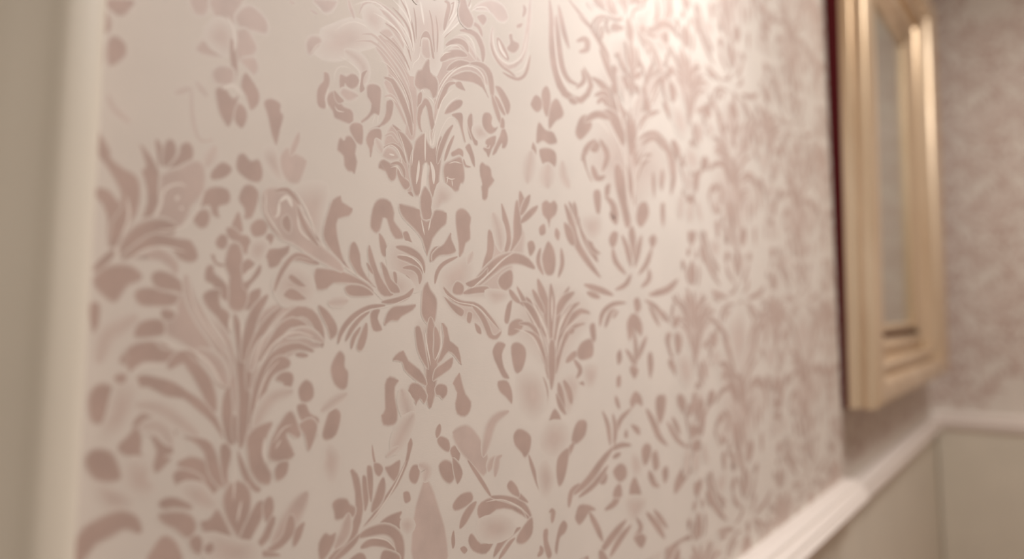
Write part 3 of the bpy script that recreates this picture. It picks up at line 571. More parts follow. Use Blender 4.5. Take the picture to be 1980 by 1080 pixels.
 'F': """W 1 1269,-442 1593,-659 1720,-828 1900,-632 2186,-380 2440,-186 2193,38 1686,100 1231,-1 1040,-262
W 1 1209,-894 1345,-1016 1590,-997 1634,-843 1427,-693 1190,-699
W 2 1940,-1080 2080,-976 2179,-793 1991,-732 1786,-833
D 1 1581,423 1538,327 1600,190 1731,195 1777,316 1742,433 1646,498
D 1 1497,565 1518,535 1563,541 1604,565 1604,610 1583,646 1537,634 1497,603
D 1 1760,596 1757,553 1787,523 1824,510 1844,542 1848,585 1817,615 1780,627
D 5 1321,389 1351,340 1397,365 1434,413 1423,453 1393,479 1347,476 1311,451
DS 2 1509,419 1465,372 1443,321 1454,269 1493,224 1551,187 1565,191 1546,239 1522,281 1513,323 1521,368 1525,418
DS 1 1860,440 1849,384 1851,332 1845,281 1825,230 1812,176 1828,173 1885,223 1920,278 1928,336 1912,391 1877,442
DS 1 1930,858 1962,765 2006,677 2037,584 2089,489 2188,405 2304,329 2433,257 2593,195 2619,207 2517,292 2410,371 2309,449 2221,526 2169,612 2123,704 2053,791 1958,867
DS 2 2006,892 2038,831 2085,777 2132,723 2179,668 2243,615 2264,619 2253,686 2220,748 2170,806 2106,857 2024,899
DS 3 2102,905 2087,857 2093,813 2110,772 2148,733 2166,736 2181,784 2175,828 2158,870 2120,908
D 2 1963,545 2056,478 2129,507 2059,651 1918,688
DS 3 2190,709 2209,625 2261,548 2332,476 2420,409 2540,350 2573,360 2539,445 2477,521 2405,592 2327,660 2222,719
DS 1 2569,593 2564,616 2542,630 2511,638 2465,637 2451,629 2456,607 2477,593 2508,585 2555,585
DS 4 2617,442 2545,473 2495,504 2462,544 2425,588 2366,628 2343,623 2338,568 2357,518 2400,468 2489,433 2606,430
W 5 2295,654 2405,578 2519,591 2617,646 2656,734 2621,805 2425,794 2256,744
D 2 1021,-240 1058,-155 1077,-46 1002,-90 966,-218
D 3 1115,-339 1230,-287 1250,-222 1153,-199 1040,-240 1021,-336
DS 2 1144,61 1205,-35 1281,-129 1356,-224 1430,-320 1495,-417 1539,-519 1575,-624 1624,-730 1646,-730 1646,-623 1627,-515 1590,-406 1524,-301 1443,-202 1356,-108 1264,-18 1162,67
DS 4 1191,-248 1311,-265 1392,-309 1448,-373 1498,-442 1540,-513 1577,-587 1626,-662 1646,-662 1643,-584 1621,-506 1584,-429 1529,-354 1455,-282 1333,-232 1192,-237
DS 5 1265,-315 1369,-357 1442,-407 1484,-472 1525,-543 1584,-615 1603,-613 1597,-537 1570,-461 1517,-384 1410,-325 1273,-305
DS 3 1281,-26 1342,-95 1409,-157 1461,-224 1512,-294 1584,-365 1608,-362 1599,-281 1564,-203 1503,-128 1412,-65 1299,-18
DS 5 1188,-74 1267,-108 1321,-147 1368,-195 1422,-247 1500,-296 1524,-290 1511,-226 1472,-166 1413,-108 1317,-63 1195,-61
DS 4 1457,137 1466,40 1501,-50 1537,-138 1576,-229 1643,-320 1678,-318 1701,-220 1688,-123 1648,-27 1585,63 1489,143
DS 5 1992,86 1882,12 1806,-72 1759,-159 1727,-245 1703,-331 1688,-417 1690,-504 1713,-506 1764,-425 1799,-341 1832,-257 1865,-172 1901,-88 1954,-5 2014,80
DS 6 2394,-152 2223,-110 2049,-157 1925,-222 1845,-300 1794,-379 1764,-460 1747,-540 1751,-622 1781,-626 1842,-554 1884,-478 1927,-403 1979,-332 2042,-265 2134,-208 2240,-164 2384,-169
DS 7 2185,-55 2034,-78 1929,-137 1864,-204 1820,-272 1802,-343 1826,-349 1910,-293 1973,-231 2031,-171 2101,-118 2199,-67
DS 7 2283,-253 2109,-262 1970,-312 1876,-381 1811,-455 1775,-534 1757,-612 1755,-692 1776,-695 1825,-622 1862,-548 1903,-476 1963,-408 2038,-345 2144,-297 2290,-265
DS 6 2087,44 1965,30 1862,-7 1795,-62 1759,-117 1756,-177 1786,-185 1871,-145 1927,-100 1977,-59 2040,-22 2106,29
DS 7 1672,99 1649,-5 1643,-106 1640,-207 1645,-309 1676,-412 1704,-413 1748,-312 1765,-210 1769,-105 1753,-1 1700,101
DS 8 1032,37 1038,6 1059,-20 1090,-44 1131,-62 1185,-71 1198,-63 1179,-34 1153,-13 1125,8 1093,28 1047,43
DS 5 1382,44 1395,-3 1424,-45 1461,-86 1505,-124 1567,-159 1585,-154 1572,-106 1541,-63 1504,-22 1460,16 1399,49
LS 8 1704,6 1695,-52 1693,-111 1694,-169 1702,-227 1707,-227 1716,-169 1719,-111 1717,-52 1710,6
LS 8 1470,-111 1528,-210 1587,-309 1635,-410 1660,-514 1677,-619 1681,-619 1675,-514 1653,-409 1605,-307 1542,-207 1474,-111
LS 8 1998,-110 1910,-194 1835,-280 1785,-370 1759,-461 1743,-553 1747,-554 1774,-463 1804,-372 1853,-284 1925,-198 2002,-111
LS 6 1229,-68 1323,-156 1417,-246 1495,-342 1555,-444 1613,-547 1617,-547 1569,-442 1511,-339 1432,-242 1335,-152 1232,-66
LS 6 1114,-286 1259,-315 1386,-365 1464,-443 1527,-528 1592,-614 1595,-614 1540,-526 1480,-440 1399,-359 1265,-308 1115,-284
LS 8 2287,-184 2111,-229 1962,-289 1878,-374 1827,-465 1787,-555 1791,-556 1843,-467 1896,-378 1977,-296 2120,-236 2289,-186
LS 9 1816,56 1783,-34 1755,-123 1734,-212 1721,-301 1714,-390 1718,-390 1736,-302 1752,-213 1774,-125 1798,-35 1821,55
LS 9 1327,0 1390,-75 1456,-151 1519,-228 1576,-307 1636,-388 1641,-387 1595,-304 1541,-223 1477,-145 1407,-70 1332,1
LS 9 2093,-60 1987,-123 1894,-188 1826,-260 1789,-337 1766,-415 1771,-415 1809,-340 1850,-265 1916,-195 2004,-130 2097,-62
D 6 816,-507 859,-572 949,-681 1040,-688 966,-599 937,-492 984,-410 876,-385 806,-445
D 2 1096,-607 1152,-664 1229,-636 1288,-531 1269,-442 1153,-394 1058,-434
D 7 895,-781 985,-841 1077,-902 1077,-797 1003,-706 877,-707
DS 2 1198,-726 1245,-730 1243,-734 1253,-750 1283,-775 1335,-799 1358,-796 1368,-761 1354,-729 1309,-689 1218,-679 1183,-714
D 2 1326,-992 1385,-1020 1426,-914 1346,-863 1267,-899
DS 3 1416,-716 1404,-770 1411,-825 1427,-879 1451,-933 1496,-988 1518,-989 1531,-934 1524,-879 1507,-824 1483,-769 1438,-715
DS 4 1540,-725 1531,-780 1537,-833 1536,-883 1530,-934 1538,-991 1559,-995 1610,-950 1637,-896 1637,-837 1612,-778 1562,-724
W 5 1228,-960 1466,-1051 1591,-907 1468,-696 1152,-696
D 10 1636,-594 1656,-777 1698,-837 1757,-670 1746,-414 1659,-411
DS 3 1796,-789 1783,-847 1792,-903 1808,-959 1832,-1016 1881,-1074 1907,-1075 1929,-1019 1924,-961 1908,-903 1878,-845 1821,-788
DS 3 1887,-775 1896,-823 1921,-865 1944,-906 1970,-949 2019,-995 2046,-995 2068,-949 2062,-901 2034,-852 1984,-807 1910,-770
D 4 1784,-971 1850,-1047 1940,-1080 1851,-954 1763,-877
DS 2 1956,-616 2024,-610 2073,-595 2114,-578 2150,-560 2189,-533 2178,-520 2101,-512 2036,-525 1988,-546 1952,-571 1937,-605
D 3 2182,-599 2329,-607 2457,-564 2435,-412 2234,-431 2135,-524
D 4 2399,-364 2434,-437 2477,-445 2512,-415 2512,-336 2490,-262 2433,-255 2386,-286
DS 3 2078,-597 2101,-638 2135,-672 2157,-699 2143,-725 2123,-762 2139,-769 2210,-747 2249,-704 2217,-655 2163,-619 2095,-592
DS 8 2004,-355 2051,-356 2080,-348 2099,-333 2099,-309 2083,-300 2036,-299 2007,-308 1989,-323 1988,-347
D 3 2214,-836 2275,-849 2315,-827 2325,-804 2248,-805 2178,-817
W 4 2277,-765 2324,-853 2399,-866 2476,-840 2530,-767 2532,-693 2404,-665 2278,-678
D 1 1716,-1192 1849,-1116 1762,-1015 1696,-1031 1631,-1136
W 2 1546,-1347 1757,-1423 1982,-1317 1893,-1167 1631,-1136 1505,-1254
D 1 1114,-1243 1208,-1320 1266,-1371 1344,-1318 1364,-1213 1286,-1149 1171,-1114 1095,-1157
DS 2 1317,-1359 1332,-1424 1361,-1490 1396,-1556 1438,-1623 1495,-1690 1509,-1690 1491,-1623 1460,-1556 1424,-1490 1384,-1424 1331,-1358
D 1 2028,-1300 2050,-1373 2168,-1366 2290,-1311 2317,-1193 2196,-1155 2100,-1192
DS 3 1809,-1525 1893,-1509 1961,-1482 2017,-1447 2061,-1407 2085,-1358 2063,-1349 1984,-1373 1925,-1404 1873,-1437 1824,-1472 1791,-1515
D 4 1756,-1558 1798,-1700 1886,-1671 1956,-1545 1981,-1387 1801,-1430
W 3 1543,-1720 1668,-1721 1712,-1596 1587,-1442 1463,-1510""",
 'G': """D 1 3275,-1170 3368,-1125 3522,-1167 3495,-1055 3342,-987 3218,-1084
DS 2 2902,-1391 2970,-1344 3022,-1295 3083,-1252 3168,-1216 3253,-1172 3236,-1161 3105,-1179 2996,-1213 2923,-1264 2886,-1322 2879,-1385
DS 1 2617,-1129 2650,-1199 2685,-1266 2706,-1333 2728,-1402 2767,-1473 2788,-1475 2802,-1408 2795,-1338 2773,-1266 2718,-1194 2635,-1127
DS 3 2831,-1176 2828,-1239 2839,-1301 2842,-1360 2839,-1420 2849,-1484 2870,-1488 2915,-1433 2935,-1373 2931,-1307 2903,-1241 2851,-1177
DS 1 2892,-1002 2882,-1038 2896,-1073 2922,-1107 2972,-1140 2993,-1139 3003,-1104 2988,-1069 2962,-1034 2912,-1001
D 1 3080,-1414 3088,-1439 3126,-1452 3163,-1449 3164,-1408 3148,-1368 3118,-1369 3089,-1387
D 1 3264,-1366 3326,-1417 3394,-1449 3448,-1459 3453,-1423 3420,-1374 3321,-1339 3239,-1326
DS 1 3600,-1207 3626,-1275 3677,-1342 3731,-1406 3781,-1473 3850,-1546 3967,-1614 4122,-1667 4150,-1659 4066,-1590 3994,-1530 3948,-1466 3895,-1397 3822,-1328 3740,-1263 3633,-1203
D 2 3846,-1228 3940,-1409 4083,-1310 4128,-1111 3886,-1090
DS 1 4136,-1406 4183,-1486 4259,-1566 4365,-1649 4522,-1723 4718,-1780 4736,-1771 4597,-1696 4476,-1627 4381,-1553 4284,-1477 4163,-1403
DS 2 4281,-1363 4290,-1423 4334,-1481 4395,-1539 4491,-1596 4521,-1595 4512,-1534 4467,-1475 4405,-1417 4310,-1362
DS 4 2782,-1531 2880,-1538 2963,-1536 3043,-1537 3130,-1544 3230,-1544 3232,-1531 3134,-1498 3026,-1480 2921,-1479 2835,-1492 2770,-1519
DS 1 2835,-1614 2895,-1624 2941,-1621 2980,-1611 3003,-1588 2990,-1577 2928,-1567 2882,-1570 2845,-1580 2822,-1603
D 1 3528,-1796 3658,-1762 3728,-1634 3602,-1561 3472,-1625
D 2 3737,-1808 3783,-1892 3858,-1897 3918,-1858 3906,-1765 3859,-1681 3784,-1677 3725,-1717
D 1 2556,-1812 2661,-1831 2716,-1766 2638,-1691 2558,-1739
D 1 2877,-1819 2988,-1876 3132,-1837 3107,-1729 2965,-1680 2825,-1734
D 1 3999,-2007 4045,-2077 4105,-2061 4154,-2010 4155,-1944 4125,-1891 4048,-1891 3984,-1925
W 1 3232,-1735 3280,-1836 3378,-1859 3464,-1839 3459,-1771 3407,-1696 3310,-1648 3228,-1643
D 1 4322,-2242 4627,-2150 4912,-2017 4882,-1859 4561,-1961 4329,-2098
DS 5 2076,-1825 2216,-1809 2343,-1779 2461,-1738 2564,-1687 2660,-1633 2759,-1579 2845,-1514 2818,-1500 2671,-1533 2550,-1578 2444,-1627 2348,-1676 2249,-1720 2146,-1761 2056,-1811
DS 6 2166,-1865 2311,-1856 2446,-1832 2562,-1791 2658,-1737 2729,-1672 2708,-1662 2582,-1700 2477,-1743 2371,-1782 2258,-1814 2152,-1853
DS 6 1983,-1917 2020,-1879 2040,-1838 2063,-1802 2111,-1777 2168,-1747 2155,-1737 2060,-1742 1986,-1767 1955,-1813 1949,-1861 1963,-1912
D 1 2086,-2053 2155,-2114 2251,-2088 2349,-2038 2474,-2039 2351,-1967 2158,-1929 2086,-2007
DS 2 2337,-2038 2359,-2102 2402,-2164 2451,-2226 2505,-2289 2582,-2355 2608,-2356 2599,-2293 2562,-2228 2510,-2162 2446,-2099 2361,-2037
DS 1 2662,-2084 2791,-2096 2907,-2081 2979,-2037 3009,-1982 3002,-1919 2970,-1909 2894,-1946 2846,-1986 2797,-2018 2724,-2039 2646,-2068
D 2 2911,-2016 3011,-2021 3019,-1957 2987,-1889 2933,-1878 2875,-1894 2827,-1937 2818,-1984
D 2 3182,-2105 3272,-2071 3454,-2079 3397,-1962 3309,-1867 3187,-1950
DS 3 2554,-2471 2689,-2451 2802,-2416 2911,-2377 3017,-2334 3103,-2275 3075,-2259 2917,-2274 2790,-2306 2681,-2346 2590,-2394 2527,-2455
DS 4 2760,-2545 2870,-2518 2960,-2480 3046,-2440 3136,-2401 3214,-2350 3191,-2336 3050,-2350 2937,-2381 2848,-2423 2778,-2472 2735,-2532
DS 1 3557,-2291 3614,-2367 3695,-2439 3782,-2511 3874,-2584 3999,-2660 4034,-2660 4000,-2582 3929,-2503 3834,-2426 3723,-2353 3586,-2287
DS 2 3751,-2303 3793,-2370 3865,-2436 3954,-2501 4077,-2566 4104,-2564 4061,-2494 3986,-2426 3896,-2362 3777,-2300
W 5 3107,-2173 3205,-2291 3324,-2299 3447,-2264 3558,-2214 3577,-2156 3331,-2087 3096,-2063
DS 6 3313,-2292 3344,-2347 3373,-2391 3355,-2420 3299,-2444 3248,-2478 3266,-2490 3370,-2487 3459,-2465 3490,-2411 3428,-2345 3335,-2290
D 7 3325,-2562 3433,-2630 3515,-2607 3560,-2554 3519,-2508 3439,-2474 3329,-2465 3257,-2484
DS 1 3635,-1870 3619,-1915 3638,-1960 3681,-2011 3770,-2066 3901,-2087 3915,-2074 3856,-2033 3831,-2001 3798,-1961 3751,-1916 3671,-1871""",
 'H': """D 1 160,-1120 234,-1168 279,-1165 263,-1088 174,-1048 131,-1070
D 2 325,-1247 386,-1257 400,-1183 339,-1136 279,-1165
M 3 369,-1159 495,-1273 692,-1422 758,-1314 690,-1184 590,-1072 461,-998 307,-1037
D 3 193,-1356 282,-1409 341,-1363 310,-1264 220,-1222 148,-1257
D 4 326,-1341 373,-1425 433,-1359 386,-1276 309,-1226
MS 4 705,-1268 761,-1223 795,-1171 825,-1119 852,-1070 888,-1031 950,-1003 1028,-969 1015,-950 897,-944 791,-969 722,-1021 690,-1080 672,-1137 663,-1196 676,-1260
MS 4 770,-1398 814,-1384 837,-1365 849,-1350 866,-1341 900,-1322 894,-1308 832,-1288 769,-1296 738,-1326 731,-1355 747,-1390
MS 5 854,-1450 886,-1421 901,-1388 910,-1354 911,-1326 937,-1305 927,-1295 854,-1295 828,-1333 818,-1369 818,-1405 835,-1446
DS 4 490,-1275 537,-1341 593,-1405 651,-1470 714,-1535 788,-1600 799,-1598 754,-1528 698,-1461 638,-1395 574,-1332 500,-1272
D 1 344,-1616 467,-1613 562,-1574 529,-1510 404,-1506 314,-1563
D 5 628,-1722 694,-1756 863,-1712 1077,-1756 1341,-1894 1226,-1786 1004,-1680 828,-1605 660,-1612 611,-1661
DS 6 793,-1605 900,-1645 1007,-1681 1110,-1721 1200,-1766 1261,-1824 1309,-1892 1369,-1965 1391,-1967 1380,-1894 1344,-1818 1268,-1739 1149,-1678 1027,-1637 909,-1608 795,-1593
LS 7 727,-1626 818,-1633 913,-1646 1007,-1676 1098,-1717 1188,-1762 1266,-1816 1340,-1873 1343,-1873 1275,-1813 1196,-1757 1106,-1710 1011,-1669 913,-1638 817,-1626 726,-1624
DS 7 1032,-1523 1042,-1572 1080,-1624 1144,-1670 1216,-1709 1298,-1741 1309,-1735 1256,-1687 1197,-1646 1142,-1608 1100,-1567 1048,-1522
D 8 1077,-1632 1189,-1674 1151,-1584 1059,-1516 1004,-1557
D 1 565,-1958 728,-2017 829,-1943 662,-1923 548,-1820 501,-1866
DS 2 416,-1756 474,-1736 513,-1708 547,-1678 580,-1647 603,-1606 585,-1594 515,-1604 463,-1629 426,-1662 402,-1700 397,-1746
D 1 426,-1927 455,-1949 481,-1946 495,-1931 480,-1910 455,-1893 426,-1892 408,-1901
D 1 306,-1845 318,-1879 334,-1875 347,-1849 343,-1796 331,-1753 314,-1766 302,-1801
D 8 1151,-2039 1264,-2065 1380,-2008 1381,-1881 1303,-1886 1151,-1977
DS 9 839,-2066 910,-2037 968,-2003 1031,-1975 1111,-1957 1194,-1930 1183,-1917 1068,-1910 968,-1922 892,-1955 844,-2001 821,-2057
DS 10 904,-2102 958,-2087 1001,-2066 1041,-2042 1079,-2018 1118,-1993 1109,-1985 1042,-1991 992,-2011 952,-2035 917,-2062 894,-2095
D 1 1560,-2178 1621,-2280 1684,-2252 1622,-2128 1623,-2031 1561,-2017 1540,-2066
D 1 1727,-2219 1769,-2273 1814,-2151 1902,-2126 1948,-2069 1882,-2009 1793,-2057
DS 1 1652,-1898 1691,-1898 1668,-1898 1662,-1922 1662,-1952 1678,-1987 1696,-1992 1728,-1970 1743,-1943 1748,-1907 1684,-1862 1639,-1888
DS 2 1465,-2222 1507,-2226 1539,-2218 1557,-2196 1543,-2167 1507,-2143 1491,-2142 1481,-2161 1480,-2174 1472,-2181 1459,-2192 1452,-2213
W 10 695,-1892 934,-1947 1114,-1907 933,-1787 628,-1761
DS 2 151,-961 124,-978 113,-999 110,-1022 124,-1050 137,-1053 164,-1036 175,-1015 178,-991 165,-964
M 1 242,-1970 239,-1750 167,-1571 79,-1391 5,-1324 -48,-1403 -109,-1567 -103,-1881""",
 'K': """D 1 -670,-1295 -674,-1453 -763,-1568 -880,-1652 -835,-1663 -731,-1620 -639,-1551 -595,-1424 -605,-1330 -633,-1210 -674,-1157 -714,-1150
D 2 -597,-1331 -578,-1427 -547,-1364 -559,-1246 -585,-1201 -609,-1214
D 3 -549,-1317 -522,-1381 -508,-1278 -519,-1170 -545,-1143 -569,-1162
DS 1 -526,-1016 -525,-1056 -519,-1097 -503,-1138 -481,-1178 -453,-1218 -449,-1217 -465,-1176 -484,-1136 -499,-1097 -509,-1057 -521,-1017
D 4 -494,-1198 -451,-1229 -417,-1187 -453,-1146 -504,-1138
D 5 -382,-1217 -346,-1259 -292,-1292 -258,-1213 -260,-1152 -348,-1174 -400,-1178
D 6 -204,-1172 -327,-1310 -512,-1464 -608,-1536 -478,-1483 -378,-1397 -274,-1320 -185,-1200 -150,-1118 -129,-1059 -152,-1018 -179,-1052
DS 7 -426,-1244 -462,-1279 -481,-1317 -497,-1353 -515,-1390 -521,-1436 -504,-1446 -450,-1426 -413,-1392 -393,-1348 -389,-1301 -406,-1250
D 1 -146,-1318 -89,-1341 -52,-1284 -63,-1220 -129,-1209 -166,-1265
WS 2 -56,-1227 -30,-1256 -19,-1265 -21,-1273 -21,-1296 -3,-1329 17,-1336 55,-1320 73,-1292 61,-1246 2,-1216 -50,-1215
D 1 -215,-1415 -199,-1450 -169,-1454 -143,-1442 -146,-1412 -163,-1383 -193,-1373 -218,-1379
D 2 -844,-1384 -828,-1432 -752,-1437 -674,-1442 -660,-1388 -708,-1356 -740,-1316 -817,-1301 -861,-1326
MS 3 -732,-1417 -767,-1450 -785,-1484 -802,-1516 -822,-1548 -831,-1592 -814,-1604 -758,-1593 -718,-1564 -695,-1522 -692,-1476 -711,-1424
D 4 -953,-1633 -909,-1644 -838,-1572 -825,-1509 -870,-1510 -914,-1489 -963,-1543
D 1 -374,-1564 -249,-1615 -205,-1565 -251,-1543 -234,-1498 -375,-1505 -443,-1537
W 2 -213,-1624 -158,-1660 -102,-1623 -160,-1562 -232,-1571
DS 7 -617,-1587 -539,-1598 -467,-1606 -403,-1617 -353,-1641 -317,-1676 -296,-1725 -276,-1783 -239,-1847 -213,-1852 -195,-1798 -195,-1737 -216,-1665 -290,-1590 -395,-1544 -490,-1536 -568,-1543 -628,-1569
DS 8 -600,-1657 -550,-1664 -510,-1666 -471,-1675 -429,-1688 -390,-1701 -354,-1722 -307,-1750 -292,-1745 -312,-1702 -358,-1662 -416,-1635 -474,-1618 -531,-1612 -578,-1622 -609,-1644
LS 9 -605,-1606 -560,-1610 -514,-1615 -468,-1626 -421,-1642 -375,-1662 -337,-1691 -302,-1724 -299,-1723 -330,-1688 -369,-1656 -418,-1633 -467,-1616 -516,-1606 -562,-1603 -606,-1603
LS 8 -607,-1537 -529,-1505 -459,-1464 -397,-1415 -338,-1362 -283,-1304 -236,-1241 -194,-1174 -197,-1173 -245,-1237 -294,-1298 -348,-1355 -407,-1408 -468,-1457 -535,-1500 -609,-1535
D 10 -419,-1800 -262,-1840 -246,-1785 -370,-1719 -421,-1730
D 1 -655,-1747 -569,-1762 -556,-1737 -571,-1704 -598,-1684 -636,-1677 -696,-1695 -728,-1721
DS 8 -846,-1683 -789,-1674 -738,-1658 -690,-1637 -646,-1610 -618,-1570 -628,-1563 -679,-1582 -727,-1601 -773,-1622 -817,-1645 -854,-1675
WS 32 -149,-862 -229,-883 -279,-923 -312,-968 -333,-1017 -328,-1076 -302,-1088 -235,-1060 -193,-1021 -161,-978 -135,-933 -124,-876
WS 33 -382,-1111 -347,-1109 -318,-1099 -294,-1086 -276,-1066 -283,-1060 -318,-1063 -347,-1072 -371,-1085 -388,-1105""",
 'C': """M 1 -1509,-490 -1516,-702 -1479,-812 -1419,-713 -1376,-554 -1278,-450 -1158,-371 -972,-350 -976,-231 -1094,-112 -1275,-84 -1410,-126 -1518,-275
D 1 -1650,330 -1621,305 -1582,315 -1579,349 -1611,429 -1651,350
D 1 -1732,216 -1694,212 -1673,247 -1682,287 -1720,290 -1748,248
D 2 -1675,287 -1643,263 -1603,252 -1570,199 -1537,194 -1515,244 -1542,297 -1590,301 -1638,337 -1684,327
D 3 -1687,112 -1657,60 -1662,7 -1658,-86 -1633,-126 -1579,-137 -1525,-99 -1529,-17 -1566,50 -1569,186 -1603,252 -1662,241 -1688,152
D 4 -1750,129 -1705,112 -1690,126 -1736,137 -1752,175 -1774,174
D 5 -1797,29 -1760,17 -1713,-47 -1659,-73 -1662,7 -1686,33 -1748,77 -1757,116 -1794,114 -1806,68
D 4 -1567,77 -1533,92 -1487,142 -1488,179 -1570,145
D 4 -1536,-17 -1514,17 -1448,88 -1454,137 -1515,51 -1570,22
D 5 -1540,-126 -1485,-106 -1446,-50 -1448,-2 -1512,-24 -1526,-72
D 6 -1783,-113 -1722,-165 -1659,-245 -1628,-245 -1648,-139 -1695,-113 -1712,-60 -1707,-14 -1773,-15 -1815,-49
LS 6 -1721,110 -1711,89 -1699,68 -1687,48 -1676,27 -1663,6 -1661,7 -1668,30 -1678,52 -1689,73 -1703,93 -1719,111
LS 5 -1565,49 -1551,63 -1539,77 -1526,91 -1510,101 -1493,113 -1494,115 -1515,108 -1534,98 -1548,83 -1559,67 -1567,50
D 1 -1523,320 -1493,294 -1427,313 -1409,364 -1448,403 -1497,391 -1528,354
D 2 -1408,244 -1375,268 -1363,311 -1403,322 -1426,278
D 3 -1405,167 -1386,119 -1327,135 -1294,180 -1251,218 -1249,262 -1305,244 -1391,231 -1428,201
W 5 -1520,225 -1521,188 -1492,166 -1455,164 -1422,213 -1409,265 -1450,273 -1500,259
D 1 -1876,330 -1832,317 -1795,357 -1807,409 -1851,417 -1885,375
M 7 -1950,-138 -2028,-187 -2038,-236 -1943,-288 -1858,-341 -1741,-398 -1645,-559 -1578,-696 -1570,-512 -1626,-298 -1721,-191 -1855,-113 -1916,1 -1982,-38
D 8 -2160,-101 -2084,-107 -1979,-101 -1954,-50 -2036,-27 -2102,-10 -2171,-17 -2194,-54
D 9 -2089,-3 -2049,-21 -1983,-26 -1928,-37 -1944,25 -2014,67 -2080,77 -2111,45
D 9 -2028,-175 -1982,-175 -1970,-138 -2025,-119 -2050,-138
D 1 -2397,-11 -2354,-56 -2306,-90 -2271,-78 -2227,-7 -2178,12 -2155,49 -2208,96 -2281,104 -2350,83 -2399,35
D 2 -2395,58 -2361,77 -2306,138 -2308,173 -2353,141 -2402,81
D 1 -2397,-205 -2378,-245 -2363,-205 -2363,-96 -2414,-102
WS 2 -2339,-368 -2311,-335 -2296,-301 -2283,-277 -2262,-261 -2229,-241 -2198,-210 -2176,-169 -2188,-153 -2236,-158 -2273,-173 -2313,-190 -2353,-224 -2369,-274 -2371,-318 -2357,-363
MS 10 -1926,50 -1925,-26 -1900,-99 -1859,-167 -1812,-231 -1763,-290 -1721,-353 -1679,-420 -1626,-485 -1610,-480 -1628,-404 -1659,-330 -1699,-258 -1749,-193 -1798,-133 -1842,-75 -1876,-13 -1910,53
LS 11 -1905,39 -1895,-18 -1878,-75 -1853,-129 -1818,-181 -1779,-230 -1738,-278 -1696,-327 -1654,-377 -1652,-375 -1689,-323 -1729,-272 -1769,-224 -1808,-175 -1842,-125 -1868,-72 -1887,-17 -1902,39
LS 12 -1813,-113 -1790,-159 -1764,-203 -1732,-245 -1695,-285 -1656,-324 -1654,-323 -1689,-281 -1723,-240 -1755,-199 -1783,-156 -1811,-112
D 10 -2176,-262 -2101,-264 -2025,-248 -2028,-187 -2081,-168 -2156,-185 -2184,-232
DS 11 -2237,-386 -2205,-366 -2180,-348 -2150,-340 -2117,-336 -2080,-335 -2039,-336 -1995,-329 -1994,-316 -2035,-294 -2079,-282 -2125,-278 -2170,-285 -2213,-304 -2239,-338 -2248,-379
D 12 -2243,-383 -2218,-396 -2192,-432 -2133,-389 -2043,-394 -1938,-387 -1940,-337 -2034,-321 -2075,-283 -2163,-286 -2216,-314
DS 13 -2246,-384 -2234,-376 -2226,-366 -2226,-360 -2227,-363 -2216,-373 -2211,-372 -2210,-355 -2228,-338 -2245,-352 -2251,-366 -2251,-381
DS 13 -1982,-428 -1931,-411 -1909,-407 -1890,-435 -1860,-476 -1830,-521 -1801,-569 -1770,-620 -1725,-670 -1703,-667 -1701,-606 -1716,-548 -1740,-489 -1774,-433 -1819,-379 -1895,-330 -1972,-358 -1998,-414
DS 14 -1889,-344 -1856,-379 -1820,-409 -1786,-438 -1757,-471 -1726,-509 -1685,-544 -1633,-564 -1626,-556 -1660,-520 -1688,-486 -1715,-447 -1749,-408 -1792,-377 -1836,-353 -1883,-336
MS 15 -1835,-351 -1805,-400 -1773,-432 -1745,-465 -1711,-502 -1657,-537 -1635,-529 -1635,-472 -1658,-419 -1702,-371 -1760,-340 -1824,-334
D 14 -2151,-512 -2101,-510 -1996,-567 -1901,-587 -1829,-644 -1726,-731 -1648,-830 -1698,-708 -1789,-610 -1875,-553 -1959,-497 -2053,-465 -2142,-447 -2170,-492
LS 16 -1915,-315 -1859,-348 -1803,-382 -1755,-425 -1716,-477 -1678,-531 -1674,-530 -1705,-472 -1742,-417 -1793,-371 -1853,-338 -1914,-312
LS 17 -2036,-286 -2005,-304 -1971,-318 -1936,-331 -1900,-341 -1899,-338 -1932,-320 -1966,-305 -2000,-292 -2035,-283
LS 14 -2191,-433 -2159,-421 -2127,-410 -2092,-407 -2055,-408 -2017,-409 -2017,-406 -2055,-398 -2094,-395 -2131,-398 -2164,-412 -2193,-431
D 16 -1649,-791 -1616,-860 -1571,-853 -1599,-745 -1602,-667 -1623,-548 -1659,-584 -1669,-686
D 17 -1595,-824 -1563,-860 -1559,-789 -1577,-709 -1600,-719
DS 18 -1586,-354 -1591,-422 -1584,-488 -1576,-554 -1569,-618 -1567,-682 -1565,-747 -1562,-813 -1548,-881 -1530,-885 -1504,-825 -1492,-760 -1485,-694 -1484,-624 -1495,-554 -1512,-485 -1534,-418 -1568,-352
DS 19 -1615,-154 -1615,-207 -1605,-256 -1596,-305 -1586,-356 -1566,-407 -1553,-407 -1540,-356 -1541,-303 -1551,-250 -1571,-199 -1603,-151
LS 20 -1569,-166 -1571,-213 -1568,-260 -1564,-307 -1554,-354 -1550,-354 -1548,-307 -1550,-260 -1555,-213 -1565,-166
LS 20 -1642,-166 -1648,-186 -1649,-205 -1646,-225 -1638,-245 -1633,-245 -1627,-226 -1627,-206 -1629,-186 -1637,-166
DS 21 -1404,-38 -1462,-75 -1505,-123 -1532,-179 -1548,-236 -1557,-292 -1561,-348 -1552,-406 -1535,-410 -1506,-359 -1488,-306 -1472,-253 -1457,-201 -1440,-151 -1414,-103 -1389,-47
DS 22 -1296,-108 -1365,-146 -1419,-196 -1462,-252 -1495,-311 -1517,-375 -1525,-440 -1523,-505 -1512,-570 -1499,-571 -1483,-510 -1474,-448 -1461,-389 -1440,-332 -1410,-276 -1375,-222 -1333,-170 -1286,-116
